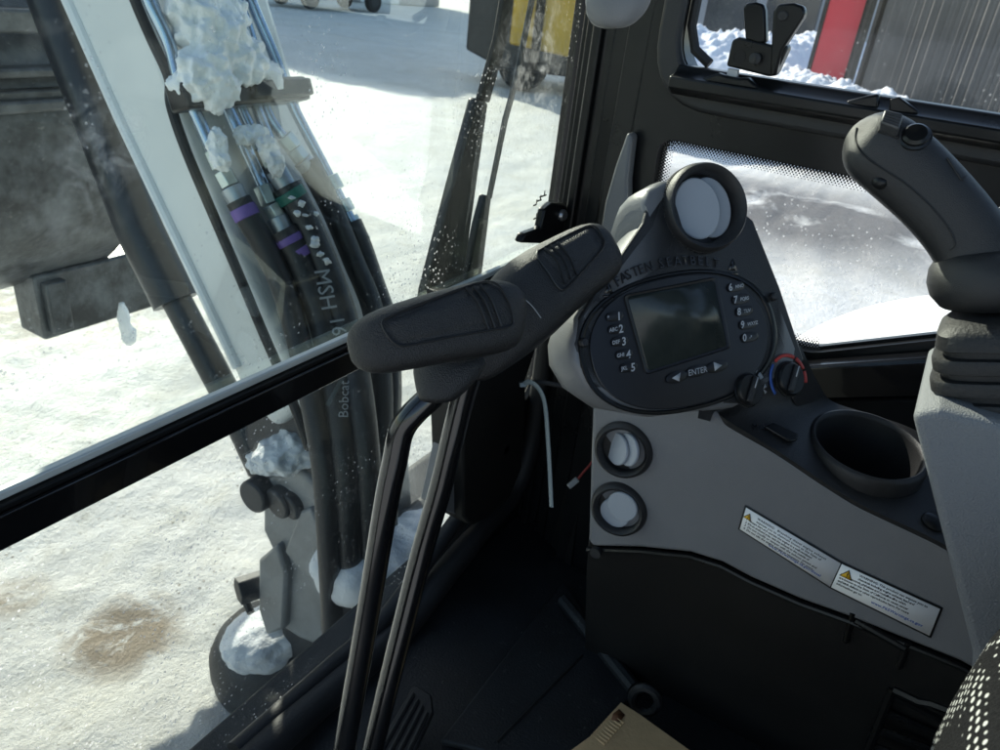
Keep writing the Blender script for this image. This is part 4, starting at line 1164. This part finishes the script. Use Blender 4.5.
def fitting(parent, p0, p1, off, kind, r=.021):
    a, b = bm_(*p0, off), bm_(*p1, off)
    spec = {'hex': (.0165, 'zinc', 6, 'hex_nut'), 'fer': (.0185, 'ferrule', 20, 'ferrule'), 'pur': (r + .0016, 'purple', 20, 'colour_band'), 'grn': (r + .0016, 'green', 20, 'colour_band'), 'sil': (min(.020, r * .82), 'zinc', 20, 'ferrule')}[kind]
    MB().tube([a, b], spec[0], spec[2]).build(spec[3], spec[1], parent, bevel=.0015, smooth=40)
def hose(pts, off, r, fits, offs=None):
    P = bpath(pts, off, 8)
    if offs:
        P = spline([bm_(x, y, o_) for (x, y), o_ in zip(pts, offs)], 8)
    h = MB().tube(P, r, 18).build('hydraulic_hose', 'hose', boom)
    for f in fits: fitting(h, *f, r)
    return h
hA = hose([(238, 200), (250, 221), (264, 245), (282, 285), (296, 330), (312, 400), (324, 470), (330, 560), (334, 640)], .05, .021, [((214, 150), (222, 168), .05, 'hex'), ((223, 171), (231, 186), .05, 'hex'), ((231, 187), (240, 203), .05, 'fer'), ((242, 207), (248, 218), .05, 'pur')])
hB = hose([(282, 230), (297, 256), (312, 292), (326, 335), (336, 400), (344, 470), (350, 560), (352, 640)], .07, .025, [((262, 186), (270, 204), .06, 'hex'), ((270, 205), (278, 218), .065, 'hex'), ((277, 217), (285, 233), .068, 'fer'), ((287, 237), (291, 244), .07, 'pur'), ((295, 250), (300, 258), .07, 'pur')])
hC = hose([(287, 186), (298, 206), (314, 240), (334, 290), (350, 345), (362, 420), (368, 500), (370, 570), (368, 640)], .09, .026, [((266, 148), (274, 166), .085, 'hex'), ((276, 170), (288, 190), .088, 'fer'), ((288, 191), (294, 200), .09, 'grn')])
hD = hose([(307, 162), (318, 182), (334, 214), (354, 262), (374, 315), (382, 390), (380, 470), (380, 560), (376, 640)], .055, .021, [((284, 136), (294, 148), .055, 'hex'), ((294, 149), (302, 160), .055, 'hex'), ((302, 160), (309, 168), .055, 'fer'), ((311, 171), (316, 178), .055, 'sil')])
hE = hose([(352, 222), (362, 245), (374, 280), (388, 325), (392, 390), (388, 460), (388, 550), (384, 630)], .05, .019, [((330, 176), (337, 190), .055, 'sil'), ((342, 200), (348, 212), .053, 'sil'), ((350, 217), (355, 226), .05, 'sil'), ((358, 233), (364, 242), .05, 'sil')])
hF = hose([(262, 150), (275, 190), (292, 240), (318, 310), (332, 390), (338, 500), (342, 620)], .03, .018, [((256, 136), (264, 152), .035, 'hex')])
def hose_text(parent, body, px, py, qx, qy, off, size):
    a, b = bm_(px, py, off), bm_(qx, qy, off)
    mb = MB(); d = (b - a).normalized()
    lettering(mb, body, a, d, d.cross((EYE - a).normalized()) * -1, size)
    mb.build('hose_lettering', 'grey_ink', parent, smooth=0)
hose_text(hB, 'MSH', 314, 270, 320, 300, .0975, .038)
hose_text(hB, '16', 329, 317, 333, 337, .0975, .036)
hose_text(hC, 'Bobcat', 348, 418, 349, 380, .117, .023)
MB().tube(bpath([(122, -40), (135, 0), (152, 40), (169, 78), (171, 105), (186, 150), (212, 212), (242, 282), (262, 330), (290, 395), (310, 450)], .012), .0085, 10).build('sheathed_cable', 'rubber', boom)
MB().tube([bm_(164, 68, .012), bm_(178, 75, .02)], .010, 10).build('cable_band', 'rubber', boom)

def snow(name, blobs, label, vox, amp=.45, fq=2.0):
    mb = MB()
    for i, (c, rad) in enumerate(blobs):
        mb.blob(c, (X1, Y1, Z1), rad, 5, amp, fq, i * 3.1 + c.x * 5)
    return mb.build(name, 'snow', remesh=vox, smooth=0, label=label, cat='snow')
snow('snow_clump', [(bm_(215, 42, .07), (.06, .05, .06)), (bm_(192, 22, .06), (.04, .05, .06)), (bm_(238, 62, .07), (.05, .045, .045)), (bm_(205, 78, .08), (.045, .04, .045)), (bm_(186, 84, .06), (.025, .03, .02)), (bm_(222, 88, .085), (.028, .03, .03)),
                    (bm_(214, 95, .09), (.016, .02, .03)), (bm_(262, 72, .06), (.035, .03, .02)), (bm_(275, 82, .085), (.014, .014, .022)), (bm_(200, 0, .06), (.04, .04, .06)), (bm_(225, 18, .05), (.035, .04, .05))],
     'large lump of snow caught on the pipes above the boom hose clamp', .0032, .34, 1.8)
snow('snow_clump', [(bm_(218, 148, .075), (.016, .016, .03)), (bm_(222, 162, .075), (.013, .013, .016))], 'small snow clump on the hose fitting nearest the white boom side', .0024, .42, 1.8)
snow('snow_clump', [(bm_(246, 136, .075), (.020, .018, .016)), (bm_(258, 134, .08), (.018, .018, .015)), (bm_(268, 148, .11), (.016, .016, .02)), (bm_(276, 164, .115), (.014, .014, .022))], 'snow strung along the middle pair of hose fittings', .0024, .42, 1.8)
for i, (px, py) in enumerate([(293, 197), (302, 205), (306, 217), (308, 229), (313, 239), (317, 243), (299, 214), (315, 213), (322, 256), (327, 262)]):
    k_ = .5 + .6 * random.random()
    mb = MB(); mb.blob(bm_(px + random.uniform(-2, 2), py + random.uniform(-2, 2), .115), (X1, Y1, Z1), (.008 * k_, .006, .006 * k_ * random.uniform(.6, 1.6)), 2, .8, 1.7, i * 2.3)
    mb.build('snow_crumb', 'snow', smooth=0, label='tiny crumb of snow stuck to the thick black hose', cat='snow', group='snow crumbs on the hose')
snow('snow_clump', [(PX(281, 455, .86), (.05, .05, .035)), (PX(298, 448, .89), (.05, .05, .04)), (PX(262, 462, .86), (.03, .03, .022))], 'cap of snow lying on the boom foot above the pivot pin', .003, .22, 1.5)

# swing bracket and boom foot
sb = thing('swing_bracket', 'grey cast swing bracket holding the boom foot pin outside the lower pane', 'bracket', V(.95, .95, -1.55))
XS = .87
MB().prism([PX(x, y, XS) for x, y in [(262, 478), (300, 470), (332, 500), (346, 610), (352, 660), (300, 640), (282, 628), (276, 560), (262, 530)]], (.24, 0, 0)).build('bracket_body', 'cast', sb, bevel=.012, seg=3)
MB().prism([PX(x, y, XS - .012) for x, y in [(284, 552), (300, 512), (310, 508), (346, 600), (332, 606)]], (.02, 0, 0)).build('web_plate', 'cast', sb, bevel=.005)
for px, py, r, d in ((251, 498, .036, .07), (275, 505, .034, .08), (287, 508, .030, .09)):
    MB().tube([PX(px, py, XS - .035 + .02 * (px - 251) / 36), PX(px, py, XS - .035) + Vector((d + .12, 0, 0))], r, 24).build('pivot_boss', 'cast_dark', sb, bevel=.005)
MB().prism([PX(x, y, XS - .02) for x, y in [(258, 560), (276, 545), (286, 575), (283, 630), (266, 636), (258, 610)]], (.05, 0, 0)).build('side_lug', 'cast', sb, bevel=.008)
hb = MB().lathe(PX(243, 590, XS - .03), (-.9, .4, 0), [(.03, -.08), (.032, 0), (.032, .012), (.0, .012)], 6).build('lug_bolt', 'cast_dark', sb, bevel=.003)
MB().tube([PX(246, 602, XS - .02), PX(251, 613, XS - .02)], .009, 8).build('grease_nipple', 'cast_dark', sb)
MB().lathe(V(PX(270, 690, .90).x, PX(270, 690, .90).y, -1.60), Z1, [(.12, 0), (.13, .03), (.125, .06), (.135, .065), (.135, .11), (.12, .15), (.09, .19), (.05, .205), (0, .207)], 36).build('swivel_post', 'cast_dark', sb, smooth=40)
MB().tube([PX(244, 692, .80), PX(262, 680, .84)], .022, 12).build('post_boss', 'cast_dark', sb, bevel=.004)
snow('snow_clump', [(PX(264, 640, .88), (.095, .095, .06)), (PX(284, 628, .92), (.08, .08, .05)), (PX(258, 660, .87), (.07, .07, .05)), (PX(244, 652, .86), (.035, .05, .035))], 'rounded cap of snow on the swivel post below the bracket', .004, .10, 1.3)
MB().tube(spline([PX(300, 480, .93), PX(318, 560, .92), PX(330, 640, .9), PX(322, 700, .9), PX(318, 760, .9)], 6), .03, 12).build('swing_hose', 'hose', sb)
# main frame under the cab nose, seen through the lower pane
fr = thing('machine_frame', 'dark lower machine frame and deck outside the lower pane', 'frame', V(1.0, .8, -1.45))
MB().box(V(1.18, .80, -1.33), (.60, .36, .36)).build('nose_casting', 'cast_dark', fr, bevel=.03, seg=3)
MB().box(V(1.0, .67, -1.08), (.44, .18, .16)).build('nose_ledge', 'cast_dark', fr, bevel=.02, seg=3)
MB().box(V(.5, -.25, -1.18), (1.5, 1.2, .42)).build('slew_deck', 'cast_dark', fr, bevel=.03, seg=3)
MB().lathe(V(.4, .1, -1.62 + .02), Z1, [(.45, 0), (.45, .18), (.35, .25), (0, .25)], 40).build('slew_ring', 'cast_dark', fr)
snow('snow_patch', [(PY(356, 572, .69), (.07, .09, .06)), (PY(380, 566, .68), (.10, .10, .07)), (PY(405, 562, .67), (.11, .10, .075)), (PY(432, 550, .66), (.11, .10, .075)), (PY(458, 530, .64), (.09, .07, .06)), (PY(470, 512, .64), (.10, .07, .05))],
     'smooth bluish snow lying on the deck just outside the lower pane', .006, .10, 1.4)
snow('snow_patch', [(PY(338, 655, .78), (.05, .05, .05)), (PY(345, 632, .80), (.04, .05, .05))], 'small wedge of snow beside the lever rods outside the glass', .008, .15)

# bucket folded in front
bk = thing('digger_bucket', 'frosted dark steel digger bucket tucked beyond the boom', 'bucket', V(.75, 1.95, -.9))
ybk = 1.95
pr = []
arcp = [(.30, -.08), (.12, -.10), (.02, -.16), (-.04, -.26), (-.07, -.40), (-.05, -.55), (.03, -.70), (.16, -.82), (.30, -.89), (.38, -.90)]
P = spline([Vector((0, y, z)) for y, z in arcp], 5)
outer_p = [V(.30, ybk - .08 + p.y, p.z - .02) for p in P]
inner_p = [V(.30, ybk - .08 + p.y + .025, p.z + .01) for p in reversed(P)]
MB().prism(outer_p + inner_p, (.93, 0, 0)).build('bucket_shell', 'dark_steel', bk, smooth=40)
for k_ in (6, 17):
    q_ = outer_p[k_]
    MB().box(Vector((.765, q_.y - .006, q_.z)), (.92, .03, .018 + .012 * (k_ % 2))).build('wear_strap', 'dark_steel', bk, bevel=.006)
for x in (.295, 1.222):
    MB().prism([V(x, ybk - .08 + p.y, p.z - .02) for p in P] , (.016, 0, 0)).build('side_plate', 'dark_steel', bk, bevel=.004)
for z0, h_ in ((-.16, .05), (-.26, .022), (-.33, .028)):
    mb = MB()
    mb.box(V(.76, ybk - .135 - (.02 if z0 < -.2 else 0), z0 - .02), (.95, .05, h_)).build('wear_strap', 'dark_steel', bk, bevel=.008)
MB().box(PY(104, 283, 2.06), (.46, .12, .19)).build('cutting_lip', 'dark_steel', bk, bevel=.008)
MB().box(PY(45, 300, 2.05), (.06, .15, .15)).build('side_cutter', 'dark_steel', bk, bevel=.006)
MB().tube([V(.2, ybk + .12, -.02), V(1.3, ybk + .12, -.02)], .07, 20).build('hinge_pin', 'cast_dark', bk)
MB().prism([V(.62, y, z) for y, z in [(ybk + .05, -.1), (ybk + .3, -.05), (ybk + .9, 1.4), (ybk + .6, 1.5)]], (.22, 0, 0)).build('dipper_link', 'white_paint', bk, bevel=.02)
snow('icicle_lump', [(PY(124, 320, 1.80), (.016, .016, .05)), (PY(129, 335, 1.80), (.022, .012, .03))], 'frozen lump of slush hanging under the bucket lip', .006, .3)
# white side cover of the machine outside the low side window
sc_ = thing('engine_cover', 'smooth white machine cover seen low outside the side window', 'cover', V(1.4, -.3, -1.2))
covp = spline([PX(786, 345, 1.25), PX(800, 333, 1.25), PX(830, 317, 1.25), (PX(865, 304, 1.25)), PX(905, 295, 1.25), PX(945, 290, 1.25), PX(1010, 286, 1.25), PX(1150, 285, 1.25)], 5)
covp = covp + [Vector((1.25, covp[-1].y, H - 1.1)), Vector((1.25, covp[0].y + .03, H - 1.1))]
MB().prism([p + Vector((-.24, 0, 0)) for p in covp], (.24, 0, 0)).build('cover_shell', 'white_paint', sc_, bevel=.03, seg=4)

# ================================================================== YARD BEYOND
GZ = -H
def ground_at(px, py): return PZ(px, py, GZ)
# yellow machine beyond the wiper
ym = thing('yellow_machine', 'yellow construction machine with dark frame parked on the snow beyond the wiper', 'machine', ground_at(545, 100))
D = 12.4
def yf(px, py, d=D): return PT(px, py, d)
gh = ground_at(520, 101); Dh = (gh - EYE).length
ex_ = Vector((ray(600, 60).x - ray(470, 60).x, ray(600, 60).y - ray(470, 60).y, 0)).normalized(); ey_ = Vector((ex_.y * -1, ex_.x, 0))
if ey_.dot(ray(530, 60)) < 0: ey_ = -ey_
og = ground_at(470, 84); og.z = 0
def yl(a, b, z): return og + ex_ * a + ey_ * b + Vector((0, 0, z))
MB().prism([yl(-.12, 0, z) if i == 0 else yl(a, 0, z) for i, (a, z) in enumerate([(-.12, .55), (-.12, 2.6), (2.9, 2.6), (2.9, .30), (.55, .30)])], ey_ * 2.2).build('machine_frame', 'cyl', ym, bevel=.04)
MB().prism([yl(.62, -.05, .72), yl(.62, -.05, 2.7), yl(2.75, -.05, 2.7), yl(2.75, -.05, .52)], ey_ * .2).build('engine_hood', 'ymach', ym, bevel=.04)
for a in (1.08, 2.08):
    MB().box(yl(a, -.09, 1.5), (.16, .06, 2.3), (ex_, ey_, Z1)).build('hood_bar', 'satin', ym, bevel=.01)
MB().box(yl(.35, -.03, 2.1), (.75, .10, .16), (ex_, ey_, Z1)).build('step_plate', 'ymach', ym, bevel=.02)
for a in (.9, 2.4):
    MB().tube([yl(a, .1, .42), yl(a, .5, .42)], .45, 24).build('wheel', 'tyre', ym, bevel=.05)
    MB().tube([yl(a, 1.6, .42), yl(a, 2.0, .42)], .45, 24).build('wheel', 'tyre', ym, bevel=.05)
# parked pickup far off
def pickup(p, yaw, label):
    root = thing('parked_pickup', label, 'pickup', p)
    c, s_ = math.cos(yaw), math.sin(yaw)
    def L(x, y, z): return Vector((p.x + x * c - y * s_, p.y + x * s_ + y * c, z))
    body = [(-2.7, .55), (-2.7, 1.0), (-1.0, 1.05), (-.7, 1.75), (.9, 1.75), (1.4, 1.15), (2.6, 1.05), (2.75, .8), (2.75, .5)]
    d = L(0, 1.8, 0) - L(0, 0, 0)
    MB().prism([L(x, -.9, z) for x, z in body], d).build('body', 'truck', root, bevel=.06)
    MB().prism([L(x, -.905, z) for x, z in [(-.75, 1.15), (-.55, 1.65), (.8, 1.65), (1.2, 1.15)]], d * 1.006).build('window', 'screen', root, bevel=.01)
    MB().box(L(2.78, 0, .6), (.12, 1.75, .22), (L(1, 0, 0) - L(0, 0, 0), L(0, 1, 0) - L(0, 0, 0), Z1)).build('bumper', 'satin', root, bevel=.03)
    for x in (-1.7, 1.75):
        for y in (-.82, .82):
            w1 = L(x, y - .12, .40); w2 = L(x, y + .12, .40)
            wo = MB().tube([w1, w2], .40, 28).build('wheel', 'tyre', root, bevel=.04)
            MB().tube([w1.lerp(w2, -.02), w1.lerp(w2, 1.02)], .22, 20).build('rim', 'cast_dark', wo)
    return root
pw = ground_at(398, 17)
pickup(Vector((pw.x - 1.2, pw.y + 2.6, 0)), math.atan2(ground_at(300, 12).y - pw.y, ground_at(300, 12).x - pw.x), 'dark pickup parked on the snow across the yard')
# warehouse whose shadow crosses the yard
wh = thing('warehouse', 'tall pale warehouse standing across the yard', 'building', Vector((28, 36, 0)))
MB().box(Vector((31, 37, 6.2)), (19, 16, 12.4)).build('wall', 'brick', wh, bevel=.05)
MB().box(Vector((31, 37, 12.6)), (19.6, 16.6, .4)).build('roof', 'dark_steel', wh, bevel=.05)
for k in range(3):
    MB().box(Vector((25 + k * 5, 28.96, 2.2)), (3.2, .1, 4.4)).build('loading_door', 'white_paint', wh, bevel=.03)

# corrugated shed, red gate post and posts seen through the side window
d1, d2 = ray(866, 60), ray(1080, 90)
A = Vector((d1.x, d1.y, 0)).normalized() * 19.5; B = Vector((d2.x, d2.y, 0)).normalized() * 15.5
shed = thing('corrugated_fence', 'grey corrugated steel fence with dark end post beyond the side window', 'fence', A)
u = (B - A).normalized(); nrm = Vector((-u.y, u.x, 0))
if nrm.dot(-A) < 0: nrm = -nrm
Lw = (B - A).length
mb = MB(); prof = []
n_ = int(Lw / .028)
for k in range(n_ + 1):
    q = k / n_ * Lw
    prof.append(A + u * q + nrm * .035 * math.sin(q / .125 * 2 * math.pi))
mb.loft([[p + Z1 * 0 for p in prof], [p + Z1 * 3.6 for p in prof]], caps=False, closed=False)
mb.build('corrugated_sheet', 'shed', shed, smooth=60)
for q in (-.28, .05):
    MB().box(A + u * q + nrm * .05 + Z1 * 1.9, (.12, .12, 3.8), (u, nrm, Z1)).build('end_post', 'satin', shed, bevel=.01)
dA, dB = ray(822, 25), ray(861, 30)
a = Vector((dA.x, dA.y, 0)).normalized() * 21.0; b = Vector((dB.x, dB.y, 0)).normalized() * 20.6
ug = (b - a).normalized(); ng = Vector((-ug.y, ug.x, 0))
rg = thing('red_gate', 'bright red sheet metal gate panel beside the corrugated fence', 'gate', (a + b) / 2)
MB().box((a + b) / 2 + Z1 * 1.7, ((b - a).length, .08, 3.4), (ug, ng, Z1)).build('gate_panel', 'red', rg, bevel=.02)
for p in (a, b):
    MB().box(p + Z1 * 1.75, (.10, .14, 3.5), (ug, ng, Z1)).build('gate_post', 'satin', rg, bevel=.01)
MB().box((a + b) / 2 + Z1 * 3.2, ((b - a).length, .11, .1), (ug, ng, Z1)).build('gate_rail', 'satin', rg, bevel=.01)

def bank(path, width, height, label, seed, n=220, m_=70):
    mb = MB(); rows = []
    P = spline(path, max(2, n // (len(path) - 1)))
    for i, p in enumerate(P):
        t = (P[min(i + 1, len(P) - 1)] - P[max(i - 1, 0)]).normalized(); nn = Vector((-t.y, t.x, 0))
        e = min(1, i / 8, (len(P) - 1 - i) / 8)
        row = []
        for j in range(m_ + 1):
            v = j / m_ * 2 - 1
            q = p + nn * v * width
            f = max(0, 1 - v * v) ** .9 * e
            h = height * f * (.8 + .25 * noise.fractal(q * .5 + Vector((seed, 0, 0)), 1, 2, 4)) + .13 * f * noise.fractal(q * 1.9, .6, 2, 6) + .07 * f * noise.noise(q * 7)
            row.append(Vector((q.x, q.y, h - .06)))
        rows.append(row)
    mb.loft(rows, caps=False, closed=False)
    return mb.build('snow_bank', 'snow', smooth=0, label=label, cat='snow bank')
def far(px, d): r_ = ray(px, 60); return Vector((r_.x, r_.y, 0)).normalized() * d
bank([far(770, 24), far(800, 20), far(840, 17.8), far(880, 16), far(925, 14.2), far(965, 13)], 1.5, .75, 'lumpy ploughed snow bank along the foot of the corrugated fence', 3)
bank([far(630, 28), far(690, 25), far(740, 24.5), far(790, 25), far(850, 29)], 3.0, 1.45, 'rounded snow bank far behind the window latch', 9)


# long low barn closing the yard behind the gate
c1, c2 = ray(640, 20), ray(836, 20)
A = Vector((c1.x, c1.y, 0)).normalized() * 44; B = Vector((c2.x, c2.y, 0)).normalized() * 38
u = (B - A).normalized(); n = Vector((-u.y, u.x, 0)); n = n if n.dot(A) > 0 else -n
bn = thing('storage_barn', 'long blue grey storage barn behind the snow bank at the far side of the yard', 'building', (A + B) / 2)
MB().box((A + B) / 2 + n * 3 + Z1 * 2.2, ((B - A).length, 6, 4.4), (u, n, Z1)).build('wall', mat('blue_grey_cladding', (.24, .27, .31), .6, var=.12, vscale=.6), bn, bevel=.03)
MB().prism([A - n * .4 + Z1 * 4.4 - u * .4, A + n * 3 + Z1 * 6.2 - u * .4, A + n * 6.4 + Z1 * 4.4 - u * .4], u * ((B - A).length + .8)).build('roof', 'brick', bn)
for k in (.2, .5, .8):
    MB().box(A.lerp(B, k) - n * .04 + Z1 * 1.5, (2.6, .1, 3.0), (u, n, Z1)).build('barn_door', 'truck', bn, bevel=.02)
bpy.context.view_layer.update()
